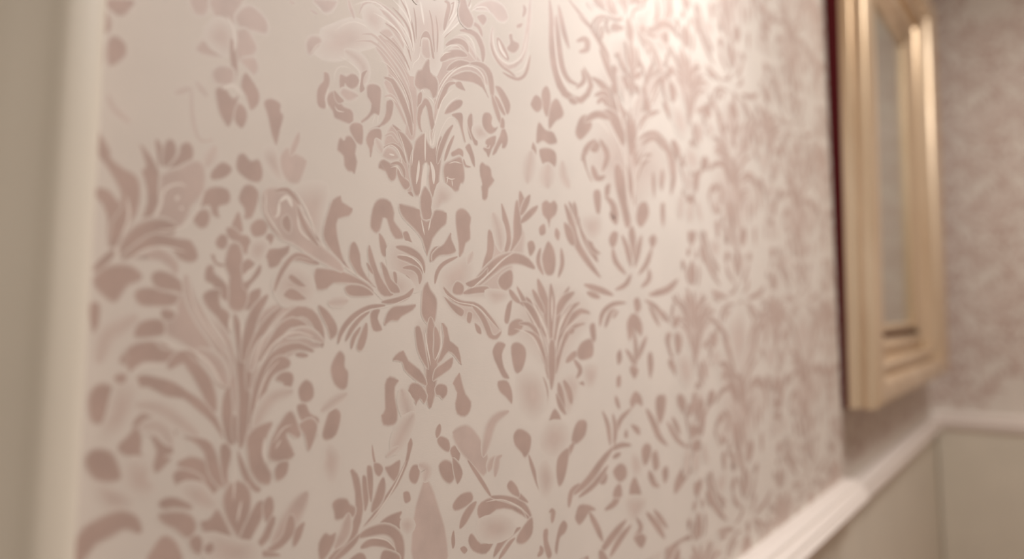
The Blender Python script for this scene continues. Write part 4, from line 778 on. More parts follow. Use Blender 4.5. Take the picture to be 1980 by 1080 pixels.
MS 23 -1205,-192 -1276,-207 -1336,-233 -1392,-264 -1442,-304 -1476,-354 -1496,-406 -1502,-461 -1486,-468 -1443,-429 -1412,-386 -1379,-349 -1337,-317 -1289,-284 -1240,-249 -1195,-205
DS 24 -962,-349 -956,-272 -986,-193 -1057,-121 -1174,-100 -1262,-150 -1317,-207 -1361,-265 -1392,-329 -1377,-339 -1315,-295 -1259,-246 -1204,-200 -1153,-169 -1103,-179 -1056,-222 -1019,-282 -982,-350
DS 25 -1023,-314 -1060,-253 -1118,-198 -1212,-170 -1296,-203 -1344,-256 -1379,-306 -1413,-355 -1438,-410 -1425,-418 -1371,-381 -1325,-338 -1283,-292 -1245,-251 -1203,-231 -1154,-243 -1102,-281 -1037,-322
MS 26 -968,-314 -1009,-269 -1069,-237 -1142,-228 -1205,-244 -1253,-276 -1247,-289 -1186,-294 -1135,-290 -1091,-296 -1042,-312 -978,-326
LS 27 -1050,-287 -1150,-256 -1250,-265 -1331,-308 -1391,-367 -1433,-433 -1460,-505 -1478,-578 -1487,-652 -1484,-653 -1469,-580 -1448,-508 -1420,-439 -1379,-374 -1321,-317 -1245,-275 -1151,-264 -1051,-290
LS 26 -1257,-126 -1306,-168 -1351,-211 -1391,-257 -1425,-305 -1450,-357 -1467,-411 -1479,-465 -1477,-466 -1459,-413 -1440,-361 -1415,-310 -1381,-263 -1342,-217 -1299,-173 -1255,-127
DS 28 -1045,-370 -1150,-324 -1266,-332 -1359,-378 -1421,-445 -1457,-521 -1477,-599 -1489,-677 -1489,-757 -1474,-761 -1444,-690 -1420,-616 -1394,-544 -1360,-477 -1310,-420 -1240,-380 -1152,-364 -1050,-382
D 29 -1425,-577 -1443,-710 -1404,-674 -1375,-581 -1328,-503 -1226,-467 -1218,-425 -1281,-394 -1356,-432
LS 30 -1298,-420 -1343,-456 -1381,-495 -1407,-541 -1428,-588 -1445,-636 -1458,-685 -1468,-734 -1466,-735 -1452,-687 -1437,-639 -1419,-591 -1398,-545 -1373,-500 -1337,-460 -1296,-422
DS 29 -1175,-395 -1154,-408 -1131,-413 -1108,-414 -1084,-407 -1083,-400 -1105,-387 -1128,-382 -1151,-381 -1175,-389
D 30 -1257,-556 -1273,-590 -1220,-608 -1187,-540 -1207,-497 -1277,-492 -1318,-531
WS 31 -1205,-602 -1267,-590 -1329,-595 -1382,-620 -1419,-657 -1443,-696 -1458,-739 -1456,-786 -1440,-793 -1404,-763 -1378,-731 -1351,-700 -1324,-673 -1292,-652 -1249,-638 -1200,-617
D 33 -998,-142 -937,-232 -905,-307 -857,-279 -859,-218 -941,-127 -1009,-97
D 1 -899,-517 -867,-593 -805,-636 -755,-617 -747,-527 -779,-487 -781,-418 -833,-385 -891,-458
D 1 -1129,-673 -1074,-685 -1028,-653 -1040,-580 -1097,-547 -1150,-600
D 2 -1134,-771 -1069,-821 -994,-830 -986,-788 -1053,-752 -1092,-691 -1155,-699
D 1 -954,-908 -914,-935 -837,-908 -801,-794 -842,-744 -901,-753 -946,-851
D 3 -1094,-875 -1064,-971 -992,-888 -1031,-840 -1124,-801
WS 2 -768,-656 -822,-656 -868,-668 -908,-686 -942,-709 -964,-742 -954,-752 -905,-747 -865,-732 -827,-716 -791,-697 -760,-668
W 31 -1275,-84 -1205,-69 -1095,-68 -1060,-9 -1100,79 -1212,119 -1299,87 -1348,14
DS 34 -1343,-15 -1317,32 -1293,78 -1263,121 -1229,162 -1189,193 -1133,191 -1068,181 -1065,188 -1125,214 -1199,221 -1257,183 -1295,137 -1324,89 -1343,38 -1351,-13
D 32 -1205,-69 -1114,-61 -1133,-39 -1189,-4 -1243,2 -1277,-41
D 32 -1245,60 -1172,18 -1117,20 -1173,62 -1229,89
D 1 -2378,-644 -2331,-671 -2287,-643 -2249,-590 -2253,-521 -2308,-476 -2365,-483 -2395,-542
W 15 -2287,-643 -2317,-729 -2259,-725 -2215,-674 -2172,-586 -2170,-492 -2249,-486
D 16 -2243,-484 -2214,-472 -2215,-442 -2252,-434 -2274,-456
DS 16 -2148,-757 -2128,-725 -2114,-702 -2089,-693 -2060,-692 -2029,-698 -2000,-714 -1975,-739 -1947,-774 -1933,-773 -1933,-726 -1961,-679 -2009,-644 -2065,-629 -2117,-635 -2159,-663 -2171,-708 -2162,-752
D 17 -2225,-815 -2168,-850 -2110,-894 -2092,-870 -2118,-831 -2117,-759 -2148,-702 -2193,-741 -2236,-779
D 17 -2036,-833 -2052,-903 -2031,-943 -1993,-922 -1955,-882 -1996,-867 -1946,-856 -1960,-780 -2021,-745 -2069,-766
D 18 -2095,-742 -2084,-755 -2071,-751 -2061,-740 -2063,-721 -2072,-707 -2088,-713 -2100,-726
D 17 -1985,-632 -1972,-642 -1962,-637 -1957,-628 -1963,-619 -1973,-612 -1985,-614 -1993,-620
WS 19 -2119,-713 -2078,-733 -2048,-742 -2029,-756 -2005,-782 -1965,-811 -1951,-805 -1955,-760 -1981,-716 -2031,-682 -2083,-679 -2121,-698
WS 20 -2145,-603 -2097,-629 -2053,-647 -2012,-671 -1971,-701 -1925,-733 -1876,-762 -1820,-786 -1810,-775 -1845,-727 -1887,-687 -1931,-651 -1980,-617 -2036,-592 -2092,-582 -2144,-588
W 18 -2170,-989 -2084,-1040 -2037,-1022 -2077,-979 -2091,-888 -2186,-864
D 1 -1891,-947 -1826,-986 -1759,-1045 -1712,-1120 -1669,-1089 -1613,-1080 -1696,-989 -1765,-920 -1852,-888 -1923,-915
D 2 -1917,-1026 -1845,-1039 -1759,-1045 -1794,-991 -1891,-947 -1941,-967
D 21 -1834,-816 -1767,-882 -1740,-981 -1681,-1068 -1613,-1080 -1662,-994 -1688,-913 -1725,-840 -1792,-802 -1888,-785
W 3 -1841,-1114 -1753,-1168 -1664,-1196 -1700,-1141 -1781,-1050 -1897,-1029
D 22 -1664,-945 -1649,-1035 -1613,-1090 -1617,-1002 -1598,-907 -1635,-852 -1668,-867
D 19 -1548,-973 -1509,-1069 -1433,-1148 -1396,-1139 -1460,-1078 -1525,-957 -1557,-903
D 32 -1497,-921 -1475,-1025 -1410,-1106 -1335,-1120 -1324,-1060 -1378,-980 -1382,-887 -1329,-780 -1374,-770 -1448,-787 -1506,-840
LS 33 -1385,-856 -1391,-886 -1395,-917 -1393,-950 -1375,-983 -1340,-1007 -1338,-1005 -1366,-979 -1379,-950 -1380,-920 -1380,-889 -1381,-856
D 34 -1314,-1000 -1222,-1014 -1163,-981 -1199,-912 -1229,-845 -1160,-885 -1120,-869 -1165,-756 -1207,-720 -1258,-757 -1332,-863 -1354,-963
D 35 -1284,-1113 -1219,-1088 -1209,-1016 -1275,-1011 -1305,-1053
LS 35 -1317,-896 -1297,-873 -1278,-849 -1256,-827 -1227,-813 -1190,-808 -1190,-806 -1230,-807 -1263,-821 -1286,-844 -1303,-869 -1319,-895
LS 35 -1303,-929 -1291,-919 -1281,-908 -1272,-896 -1266,-882 -1268,-881 -1280,-892 -1290,-903 -1298,-915 -1305,-928
D 35 -1091,-884 -1060,-974 -1020,-926 -994,-830 -1053,-780 -1135,-814
W 2 -915,-1029 -927,-1104 -850,-1195 -810,-1045 -902,-964""",
 'E': """D 23 -1617,-1254 -1555,-1354 -1518,-1392 -1475,-1304 -1456,-1188 -1483,-1103 -1556,-1061 -1613,-1080 -1644,-1152
LS 24 -1523,-1175 -1534,-1202 -1541,-1230 -1546,-1258 -1548,-1288 -1545,-1289 -1534,-1262 -1527,-1235 -1522,-1206 -1520,-1176
LS 24 -1586,-948 -1586,-991 -1583,-1035 -1580,-1078 -1578,-1122 -1576,-1165 -1573,-1166 -1567,-1124 -1566,-1081 -1570,-1037 -1575,-993 -1583,-948
D 24 -1747,-1301 -1656,-1379 -1552,-1423 -1578,-1349 -1628,-1251 -1676,-1194 -1718,-1232 -1772,-1240
D 25 -1504,-1464 -1436,-1382 -1378,-1294 -1369,-1215 -1418,-1206 -1476,-1284 -1530,-1389
D 26 -1351,-1330 -1303,-1279 -1312,-1206 -1351,-1193 -1380,-1243
D 27 -1374,-1396 -1444,-1469 -1347,-1442 -1299,-1372 -1289,-1313 -1327,-1315
MS 28 -1080,-1212 -1148,-1228 -1194,-1259 -1231,-1295 -1263,-1333 -1288,-1373 -1308,-1417 -1308,-1475 -1281,-1494 -1218,-1480 -1174,-1451 -1136,-1417 -1103,-1379 -1076,-1337 -1054,-1291 -1051,-1231
D 29 -1233,-1428 -1308,-1471 -1418,-1504 -1369,-1507 -1243,-1497 -1153,-1435 -1150,-1353 -1184,-1324 -1209,-1361
D 30 -1137,-1512 -1098,-1469 -1074,-1390 -1141,-1417 -1158,-1497
DS 30 -1533,-1507 -1504,-1481 -1452,-1493 -1389,-1511 -1323,-1528 -1255,-1539 -1254,-1531 -1322,-1499 -1388,-1476 -1455,-1457 -1525,-1452 -1541,-1501
W 31 -1674,-1469 -1417,-1534 -1420,-1454 -1541,-1406 -1746,-1320
D 25 -1979,-1204 -1917,-1245 -1842,-1307 -1792,-1263 -1827,-1191 -1921,-1153 -2011,-1153
D 1 -1867,-1429 -1903,-1311 -1976,-1258 -2032,-1308 -2057,-1380
D 32 -1807,-1380 -1764,-1400 -1756,-1336 -1790,-1301 -1831,-1319
D 33 -1737,-1398 -1720,-1415 -1699,-1413 -1683,-1401 -1687,-1378 -1701,-1359 -1725,-1363 -1744,-1377
D 26 -1982,-1131 -1922,-1135 -1828,-1163 -1840,-1132 -1925,-1084 -1985,-1077 -2013,-1098
D 19 -2351,-915 -2289,-947 -2218,-946 -2216,-903 -2261,-810 -2333,-778 -2379,-792 -2393,-841
W 20 -2311,-1014 -2246,-1078 -2155,-1096 -2158,-1044 -2269,-980 -2332,-952
DS 21 -2393,-1298 -2352,-1271 -2328,-1242 -2303,-1225 -2265,-1217 -2222,-1204 -2192,-1191 -2163,-1194 -2113,-1218 -2093,-1206 -2122,-1134 -2203,-1088 -2274,-1091 -2325,-1104 -2378,-1125 -2414,-1171 -2426,-1225 -2416,-1284""",
 'T': """D 1 -2424,1226 -2387,1257 -2384,1311 -2426,1377 -2456,1354 -2463,1247
D 2 -2373,1355 -2333,1351 -2296,1393 -2279,1453 -2434,1402
D 2 -2378,1080 -2334,1112 -2299,1161 -2306,1213 -2354,1242 -2391,1215 -2397,1134
D 3 -2448,1088 -2421,1056 -2405,1106 -2410,1197 -2436,1209 -2458,1170
M 1 -1947,1506 -1907,1489 -1861,1519 -1849,1612 -1966,1573
M 2 -1812,1519 -1746,1510 -1692,1435 -1680,1561 -1633,1685 -1841,1615
M 3 -1643,1495 -1555,1506 -1464,1517 -1458,1584 -1506,1632 -1597,1650 -1680,1561
M 1 -1905,1284 -1850,1277 -1753,1296 -1696,1342 -1741,1405 -1808,1415 -1870,1367 -1914,1310
M 4 -1680,1361 -1651,1293 -1583,1326 -1532,1387 -1534,1434 -1608,1506 -1692,1450
M 5 -1598,1276 -1535,1245 -1510,1299 -1548,1351 -1635,1312
W 5 -1804,1342 -1704,1339 -1693,1465 -1778,1500 -1855,1401
DS 6 -1704,1415 -1709,1364 -1705,1316 -1697,1270 -1687,1224 -1669,1181 -1659,1184 -1651,1236 -1653,1285 -1661,1332 -1673,1378 -1695,1419
LS 7 -1732,1544 -1712,1509 -1694,1473 -1687,1433 -1684,1389 -1681,1346 -1678,1347 -1674,1392 -1675,1437 -1683,1480 -1703,1516 -1729,1546
M 7 -1787,1138 -1713,1141 -1672,1181 -1683,1246 -1767,1240 -1813,1190
D 8 -1783,1050 -1755,967 -1694,905 -1648,1019 -1643,1096 -1676,1074 -1728,1122 -1785,1108
D 9 -1609,914 -1577,973 -1588,1032 -1641,1051 -1662,956
D 6 -1628,1161 -1591,1108 -1553,1032 -1501,1082 -1505,1159 -1597,1245
LS 9 -1743,1109 -1712,1124 -1686,1136 -1663,1129 -1639,1115 -1611,1102 -1607,1106 -1625,1130 -1649,1149 -1684,1158 -1720,1139 -1746,1112
D 1 -1435,1018 -1403,914 -1364,858 -1339,958 -1319,1042 -1343,1069 -1345,1116 -1412,1133 -1466,1098
W 2 -1395,696 -1318,645 -1340,736 -1391,838 -1454,796
M 3 -1330,722 -1279,650 -1201,644 -1163,698 -1137,800 -1228,833 -1287,856 -1333,800
MS 4 -1251,812 -1224,838 -1208,867 -1195,897 -1190,929 -1197,959 -1208,960 -1231,931 -1245,902 -1256,874 -1264,845 -1262,814
WS 1 -2021,1020 -1994,1021 -1971,1030 -1950,1045 -1932,1069 -1936,1077 -1963,1076 -1986,1066 -2007,1052 -2024,1028
WS 2 -1937,1072 -1940,1019 -1938,967 -1932,915 -1920,865 -1900,815 -1855,785 -1796,809 -1797,815 -1850,803 -1880,830 -1895,875 -1906,923 -1915,973 -1921,1024 -1931,1074
WS 3 -1908,1106 -1901,1082 -1887,1066 -1868,1054 -1842,1048 -1836,1055 -1843,1079 -1858,1095 -1876,1107 -1902,1112
WS 1 -2379,927 -2378,890 -2362,857 -2334,836 -2303,822 -2268,817 -2263,825 -2285,850 -2311,869 -2333,885 -2351,907 -2372,931""",
 'Q': """D 3 -2422,635 -2382,590 -2355,556 -2299,473 -2289,409 -2321,406 -2352,377 -2341,288 -2342,199 -2322,175 -2290,190 -2262,256 -2200,353 -2186,474 -2211,551 -2279,580 -2346,622 -2347,648 -2389,718 -2423,751 -2440,722
D 4 -2384,399 -2349,326 -2345,250 -2336,200 -2329,302 -2281,384 -2303,414 -2350,460 -2401,466 -2436,437
D 4 -2166,611 -2188,580 -2169,530 -2150,425 -2197,288 -2270,178 -2275,140 -2231,181 -2155,265 -2105,363 -2077,515 -2103,606 -2156,680 -2206,718
DS 5 -2121,752 -2121,723 -2115,697 -2110,673 -2105,648 -2094,622 -2085,623 -2074,652 -2073,682 -2079,711 -2093,737 -2114,756
D 6 -2075,624 -2047,629 -2006,690 -2009,746 -2039,772 -2067,749 -2079,692
D 7 -2046,615 -2058,572 -1988,624 -1915,677 -1906,735 -1935,773 -1979,751 -1991,693
M 8 -2079,419 -2130,320 -2101,283 -1958,308 -1903,425 -1830,518 -1837,660 -1900,679 -1988,624 -2087,568
LS 9 -2078,419 -2068,448 -2061,476 -2048,501 -2026,518 -1998,530 -1969,536 -1939,531 -1938,534 -1967,546 -2001,542 -2032,530 -2059,509 -2073,479 -2079,449 -2081,420
LS 10 -2128,306 -2106,339 -2086,373 -2071,410 -2065,450 -2067,489 -2070,489 -2077,450 -2084,413 -2099,378 -2116,343 -2131,308
LS 9 -1978,460 -1975,471 -1977,475 -1983,477 -1993,473 -1997,468 -2000,457 -1997,453 -1992,451 -1982,456
LS 9 -1960,404 -1952,405 -1949,408 -1949,413 -1953,418 -1958,420 -1966,419 -1969,415 -1969,411 -1965,405
LS 4 -2260,438 -2254,398 -2249,359 -2251,320 -2263,282 -2275,243 -2272,242 -2251,278 -2236,318 -2234,360 -2242,401 -2257,439
D 1 -1794,595 -1754,593 -1690,624 -1663,672 -1726,699 -1788,639
D 9 -1857,430 -1796,451 -1777,395 -1728,386 -1747,442 -1683,463 -1663,502 -1687,551 -1768,555 -1830,518
D 10 -1852,317 -1806,328 -1789,380 -1810,421 -1856,409 -1893,363
WS 9 -1786,773 -1820,751 -1836,725 -1842,697 -1829,665 -1813,661 -1779,683 -1763,709 -1757,737 -1770,770
DS 11 -2256,130 -2199,142 -2159,165 -2127,187 -2100,205 -2069,223 -2028,245 -1985,290 -1989,322 -2047,350 -2105,350 -2166,332 -2219,297 -2255,253 -2277,208 -2280,150
LS 12 -2086,283 -2033,286 -1978,296 -1928,323 -1888,364 -1860,412 -1841,464 -1829,518 -1832,518 -1850,466 -1871,416 -1899,370 -1936,332 -1982,306 -2034,294 -2087,285
D 13 -2254,121 -2189,144 -2110,189 -2011,195 -1964,143 -1889,126 -1848,163 -1895,244 -1970,252 -2100,269 -2193,210 -2268,140
LS 14 -2228,128 -2190,152 -2152,174 -2110,189 -2064,195 -2018,195 -1970,188 -1922,179 -1921,181 -1968,195 -2016,204 -2065,205 -2112,198 -2156,182 -2194,158 -2229,130
M 15 -2064,125 -1975,61 -1963,116 -2024,174 -2096,190 -2202,131
LS 14 -2299,189 -2302,172 -2301,156 -2297,141 -2289,126 -2285,127 -2281,143 -2283,159 -2286,175 -2295,190""",
 'R': """D 3 -1588,631 -1518,610 -1465,625 -1453,688 -1488,752 -1541,736 -1586,771 -1628,752 -1638,676
D 4 -1572,445 -1570,393 -1527,398 -1510,422 -1486,485 -1480,562 -1535,597 -1586,578 -1614,500
M 37 -1420,400 -1323,300 -1227,276 -1044,191 -828,119 -830,169 -919,231 -1069,319 -1154,425 -1198,549 -1297,600 -1409,594 -1461,533
DS 38 -1447,534 -1445,479 -1432,425 -1404,374 -1361,333 -1308,299 -1301,304 -1335,351 -1370,393 -1395,438 -1414,487 -1439,537
DS 38 -1370,572 -1324,578 -1285,580 -1254,562 -1220,538 -1180,516 -1174,521 -1197,556 -1228,586 -1273,610 -1328,602 -1372,578
DS 39 -1200,499 -1189,445 -1165,394 -1130,346 -1085,305 -1030,271 -1022,276 -1056,324 -1094,367 -1127,411 -1156,458 -1192,502
LS 39 -1329,515 -1301,529 -1283,539 -1273,532 -1260,514 -1238,495 -1232,498 -1235,525 -1248,551 -1283,566 -1317,545 -1334,519
LS 40 -1334,517 -1341,495 -1344,474 -1346,453 -1350,436 -1366,422 -1364,419 -1337,428 -1325,452 -1323,474 -1324,496 -1329,518
LS 41 -1428,568 -1436,507 -1428,446 -1394,394 -1352,347 -1306,301 -1303,303 -1343,352 -1383,400 -1416,450 -1425,508 -1425,568
LS 40 -1220,593 -1181,549 -1143,504 -1112,454 -1083,403 -1051,353 -1048,354 -1072,408 -1099,460 -1130,511 -1171,556 -1218,595
LS 40 -1196,453 -1194,415 -1186,378 -1165,345 -1130,320 -1090,301 -1088,303 -1122,327 -1153,352 -1173,382 -1183,417 -1193,453
D 38 -1297,365 -1248,337 -1241,401 -1272,445 -1309,410""",
}

# ---------------------------------------------------------------- wallpaper print: raised satin leaves on the paper
S0, Z0, P_, V_ = .428, 1.262, .3336, .307
STEP = 3e-6
def leaf_geo(pts, kind, level):
    # -> verts (x, y, z), faces, fade values: rim on the paper, an inset ring, a flat middle
    brush = kind.endswith('S')
    kind = kind[0]
    n = 2 if len(pts) > 9 or brush else 3
    C_ = catmull(pts, n)
    N = len(C_)
    per = sum((C_[i] - C_[i - 1]).length for i in range(N))
    area = abs(.5 * sum(C_[i - 1].x * C_[i].y - C_[i].x * C_[i - 1].y for i in range(N)))
    th = 2 * area / max(per, 1e-6)
    base = level * STEP
    ins = {'D': .17, 'M': .34, 'W': .42, 'L': .3}[kind]
    nrm = []
    for i in range(N):
        t = (C_[(i + 1) % N] - C_[i - 1])
        l = t.length or 1
        nrm.append(Vector((-t.y, t.x)) / l)
    if brush:
        k = {'D': .34, 'M': .6, 'W': .9, 'L': .5}[kind]
        ring = [C_[i].lerp((C_[i] + C_[(n * len(pts) - n - i) % N]) / 2, k) for i in range(N)]
    else:
        ring = []
        for i in range(N):
            a, b = C_[i] - C_[i - 1], C_[(i + 1) % N] - C_[i]
            turn = a.dot(b) / max(a.length * b.length, 1e-12)     # little inset at pointed tips
            ring.append(C_[i] + nrm[i] * min(ins * th, .004 if kind == 'W' else .0016) * (1 if turn > .6 else .12 if turn < .1 else .4))
    if kind == 'W' and not brush:
        cen = sum(C_, Vector((0, 0))) / N
        soft = [p.lerp(cen, .72) for p in C_]
        if all((C_[i] - C_[i - 1]).cross(soft[i] - C_[i - 1]) > 0 and (soft[i] - C_[i - 1]).cross(soft[i - 1] - C_[i - 1]) > 0 for i in range(N)):
            ring = soft
    grow = {'W': min(.003, th * .35), 'L': 0, 'D': min(.0007, th * .16), 'M': min(.001, th * .18)}[kind]
    out = [C_[i] - nrm[i] * grow for i in range(N)]
    top = base + .45 * STEP
    V = [(base, p.x, p.y) for p in out] + [(top, p.x, p.y) for p in ring]
    fd = [0.0] * N + [1.0 if kind != 'W' else .75] * N
    Fc = [(i, (i + 1) % N, N + (i + 1) % N, N + i) for i in range(N)]
    if brush:
        h = N // 2
        pair = [(n * len(pts) - n - i) % N for i in range(N)]
        for i in range(N):
            j = (i + 1) % N
            a, b, c, d = N + i, N + j, N + pair[j], N + pair[i]
            q = [a, b, c, d]
            if i < pair[i] and j <= pair[j]:
                q = list(dict.fromkeys(q))
                if len(q) > 2:
                    Fc.append(tuple(q))
    else:
        for tri in tessellate_polygon([[Vector((p.x * 1000, p.y * 1000, 0)) for p in ring]]):
            a, b, c = (ring[i] for i in tri)
            s_ = (b - a).cross(c - a)
            if abs(s_) > 1e-12:
                Fc.append(tuple(N + i for i in (tri if s_ > 0 else tri[::-1])))
    return V, Fc, fd
def parse(txt):
    # kind, outline in tenths of a millimetre from the star's heart, level (a later stroke lies over those it crosses)
    L = []
    for ln in txt.split('\n'):
        t, lv, *r = ln.split()
        L.append((t, [Vector([int(v) / 1e4 for v in q.split(',')]) for q in r], int(lv)))
    return L
def leaf_mesh(name, items, m):
    V, Fc, A = [], [], []
    for k, pts, lv in items:
        v, f, a = leaf_geo(pts, k, lv)
        o = len(V)
        V += v
        A += a
        Fc += [tuple(i + o for i in q) for q in f]
    me = bpy.data.meshes.new(name)
    me.from_pydata(V, [], Fc)
    at = me.attributes.new('fade', 'FLOAT', 'POINT')
    at.data.foreach_set('value', A)
    me.materials.append(m)
    me.update()
    return me
PARTNAME = {'A': 'palmette', 'S': 'star_flower', 'P': 'drop_spray', 'B': 'tall_palmette', 'F': 'finial_palmette', 'G': 'leaf_arch', 'H': 'bud_spray',
            'K': 'fern_spray', 'C': 'broad_palmette', 'E': 'root_leaves', 'T': 'hanging_flower', 'Q': 'acanthus', 'R': 'twin_buds'}
parsed = {k: parse(t) for k, t in PRINT.items()}
for k, L in parsed.items():
    root = bpy.data.objects.new(PARTNAME[k], None)
    COL.objects.link(root)
    root.parent = wall_left
    root.location = (0, S0, Z0)
    for kind, m, nm in (('D', m_dark, 'leaf'), ('M', m_mid, 'pale_leaf')):
        for it in L:
            if it[0][0] == kind:
                link(nm, leaf_mesh(nm, [it], m), m, root)
    for kind, m, nm in (('W', m_mid, 'faint_brushwork'), ('L', m_line, 'vein_lines')):
        its = [it for it in L if it[0][0] == kind]
        if its:
            o = link(nm, leaf_mesh(nm, its, m), m, root)
            o['kind'] = 'stuff'

# further repeats of the same print (out of focus along the wall, on the step and on the back wall)
def joined(wide, name):
    # the printed shapes of some motifs within a band about their middle
    L = [it for k, (c, hw) in wide.items() for it in parsed[k] if abs(sum(p.x for p in it[1]) / len(it[1]) - c) < hw]
    order = [it for it in L if it[0][0] == 'W'] + [it for it in L if it[0][0] not in 'WL']
    V, Fc, A, MI = [], [], [], []
    for k, pts, lv in order:
        v, f, a = leaf_geo(pts, k, lv)
        o = len(V)
        V += v
        A += a
        Fc += [tuple(i + o for i in q) for q in f]
        MI += [0 if k[0] == 'D' else 1] * len(f)
    me = bpy.data.meshes.new(name)
    me.from_pydata(V, [], Fc)
    me.attributes.new('fade', 'FLOAT', 'POINT').data.foreach_set('value', A)
    me.materials.append(m_dark)
    me.materials.append(m_mid)
    me.polygons.foreach_set('material_index', MI)
    me.update()
    return me
star_row = joined({'B': (.335, .105)}, 'damask_motif')
bud_row = joined({'F': (.168, .085), 'P': (.168, .06)}, 'damask_motif')
full = joined({'A': (0, .105), 'S': (0, .118)}, 'damask_motif')
def motif(parent, loc, mesh, lo, hi, turn=False, top=9):
    # one more repeat; trimmed where the paper ends (lo, hi along the wall)
    ys_ = [v.co.y for v in mesh.vertices]
    s = loc[0] if turn else loc[1]
    m = mesh
    low = loc[2] + min(v.co.z for v in mesh.vertices) < .917 or top < 9
    if s + min(ys_) < lo or s + max(ys_) > hi or low:
        if s + max(ys_) < lo or s + min(ys_) > hi:
            return
        bm = bmesh.new()
        bm.from_mesh(mesh)
        for lim, sgn in ((lo - s, -1), (hi - s, 1)):
            bmesh.ops.bisect_plane(bm, geom=bm.verts[:] + bm.edges[:] + bm.faces[:], plane_co=(0, lim, 0), plane_no=(0, sgn, 0), clear_outer=True)
        bmesh.ops.bisect_plane(bm, geom=bm.verts[:] + bm.edges[:] + bm.faces[:], plane_co=(0, 0, .917 - loc[2]), plane_no=(0, 0, -1), clear_outer=True)
        bmesh.ops.bisect_plane(bm, geom=bm.verts[:] + bm.edges[:] + bm.faces[:], plane_co=(0, 0, top - loc[2]), plane_no=(0, 0, 1), clear_outer=True)
        if not bm.faces:
            bm.free()
            return
        m = mesh.copy()
        bm.to_mesh(m)
        bm.free()
    o = bpy.data.objects.new('damask_motif', m)
    COL.objects.link(o)
    o.parent = parent
    o.location = loc
    if turn:
        o.rotation_euler = (0, 0, -math.pi / 2)
    o['kind'] = 'stuff'
for i in range(-1, 20):
    for j in range(-2, 4):
        lift = .00006 * (i % 2 + 2 * (j % 2))  # neighbours overlap a little
        even = i % 2 == 0
        if i < 3:                              # beside the traced repeats: what lies above them
            s, z, mesh = S0 + i * P_ / 2, Z0 + (j + (0 if even else .5)) * V_, full
            if z < 1.0:                        # and what shows under them, down to the rail
                motif(wall_left, (.0001 + lift, s, z), mesh, .19, YE, False, (1.04, 1.02, .985, 1.09)[i])
            if z < 1.5 or z > 2.2:
                continue
        else:
            s, z, mesh = (i - 2 if even else i - 1) * P_ / 2 + S0, Z0 + j * V_, star_row if even else bud_row
            if j == 3:
                continue
        if s < YE + .2:
            motif(wall_left, (.0001 + lift, s, z), mesh, .19, YE - .002)
        if s > YE - .5:
            motif(wall_niche, (-R + lift, s, z), mesh, YE + .001, YB - .001)
for i in range(-1, 14):
    for j in range(-2, 4):
        z = Z0 + (j + (.5 if i % 2 else 0)) * V_
        if .9 < z < 2.2:
            motif(wall_back, (.06 + i * P_ / 2, YB - .00006 * (i % 2 + 2 * (j % 2)), z), full, -R + .001, 1.998, True)

# ---------------------------------------------------------------- the big gilt mirror past the step, leaning a little off the wall
mirror = bpy.data.objects.new('wall_mirror', None)
COL.objects.link(mirror)
MY0, MY1, MZ0, MZ1 = 1.700, 2.86, 1.050, 2.25         # outer edges
SY0, SY1, SZ0, SZ1 = 2.03, 2.50, 1.212, 2.03          # sight edges
mirror.location = (0, (MY0 + MY1) / 2, MZ0)
mirror['label'] = 'large wall mirror in a deep stepped champagne gilt frame above the chair rail'
mirror['category'] = 'mirror'
LEAN = .0185
def lean(x, y, z):
    return Vector((x + (z - MZ0) * LEAN, y, z)) - mirror.location
PROF = [(0, .008), (0, .018), (.03, .024), (.08, .024), (.115, .018), (.125, .006), (.20, .006), (.215, .020), (.26, .030), (.32, .031), (.36, .027), (.37, .016), (.44, .017),
        (.46, .038), (.50, .049), (.55, .052), (.60, .049), (.615, .036), (.67, .037), (.685, .056), (.75, .064), (.85, .068), (.93, .068), (.97, .065), (.99, .061),
        (1, .055), (1, .047), (.997, .0415), (.985, .038), (.985, .034), (.997, .031), (1, .028), (1, .010), (.99, .0085), (.97, .0085)]
OUT = [(MY0, MZ0), (MY1, MZ0), (MY1, MZ1), (MY0, MZ1)]
SGT = [(SY0, SZ0), (SY1, SZ0), (SY1, SZ1), (SY0, SZ1)]
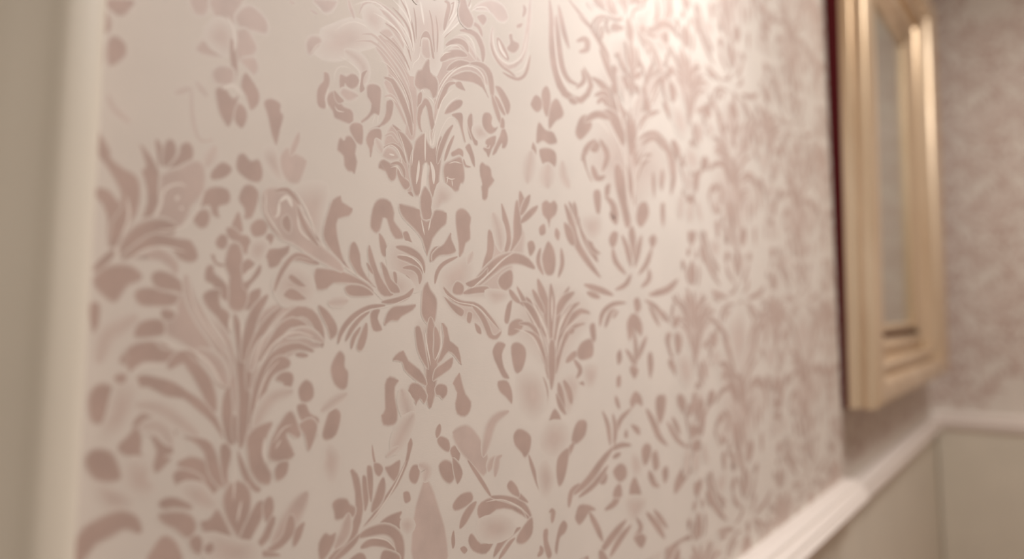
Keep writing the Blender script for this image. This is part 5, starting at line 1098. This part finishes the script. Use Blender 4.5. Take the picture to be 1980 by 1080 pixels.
for k in range(4):
    bm = bmesh.new()
    rows = []
    for c in (k, (k + 1) % 4):
        o, s = OUT[c], SGT[c]
        rows.append([bm.verts.new(lean(x, s[0] + (o[0] - s[0]) * u, s[1] + (o[1] - s[1]) * u)) for u, x in PROF])
    n = len(PROF)
    for i in range(n):
        bm.faces.new((rows[0][i], rows[1][i], rows[1][(i + 1) % n], rows[0][(i + 1) % n]))
    bm.faces.new(rows[0][::-1])
    bm.faces.new(rows[1])
    bmesh.ops.recalc_face_normals(bm, faces=bm.faces)
    ob = from_bm('frame_rail' if k % 2 == 0 else 'frame_stile', bm, m_gold, mirror)
    for p in ob.data.polygons:
        p.use_smooth = len(p.vertices) == 4
    ob.data.set_sharp_from_angle(angle=math.radians(50))
bm = bmesh.new()
vs = [bm.verts.new(lean(x, y, z)) for x in (.007, .010) for y, z in ((SY0 - .01, SZ0 - .01), (SY1 + .01, SZ0 - .01), (SY1 + .01, SZ1 + .01), (SY0 - .01, SZ1 + .01))]
for f in ((3, 2, 1, 0), (4, 5, 6, 7), (0, 1, 5, 4), (1, 2, 6, 5), (2, 3, 7, 6), (3, 0, 4, 7)):
    bm.faces.new([vs[i] for i in f])
bmesh.ops.recalc_face_normals(bm, faces=bm.faces)
from_bm('mirror_glass', bm, m_glass, mirror)
bm = bmesh.new()
e = .006
vs = [bm.verts.new(Vector((-R + .0005, y, z)) - mirror.location) for y, z in ((MY0 - .006, MZ0 - .004), (MY1 - e, MZ0 - .004), (MY1 - e, MZ1 - e), (MY0 - .006, MZ1 - e))]
vs += [bm.verts.new(lean(.0084, y, z)) for y, z in ((MY0 + .001, MZ0 + .001), (MY1 - e, MZ0 + .001), (MY1 - e, MZ1 - e), (MY0 + .001, MZ1 - e))]
for f in ((3, 2, 1, 0), (4, 5, 6, 7), (0, 1, 5, 4), (1, 2, 6, 5), (2, 3, 7, 6), (3, 0, 4, 7)):
    bm.faces.new([vs[i] for i in f])
bmesh.ops.recalc_face_normals(bm, faces=bm.faces)
bk = from_bm('backing', bm, m_red, mirror)
bk['label'] = 'dark red backing edge'
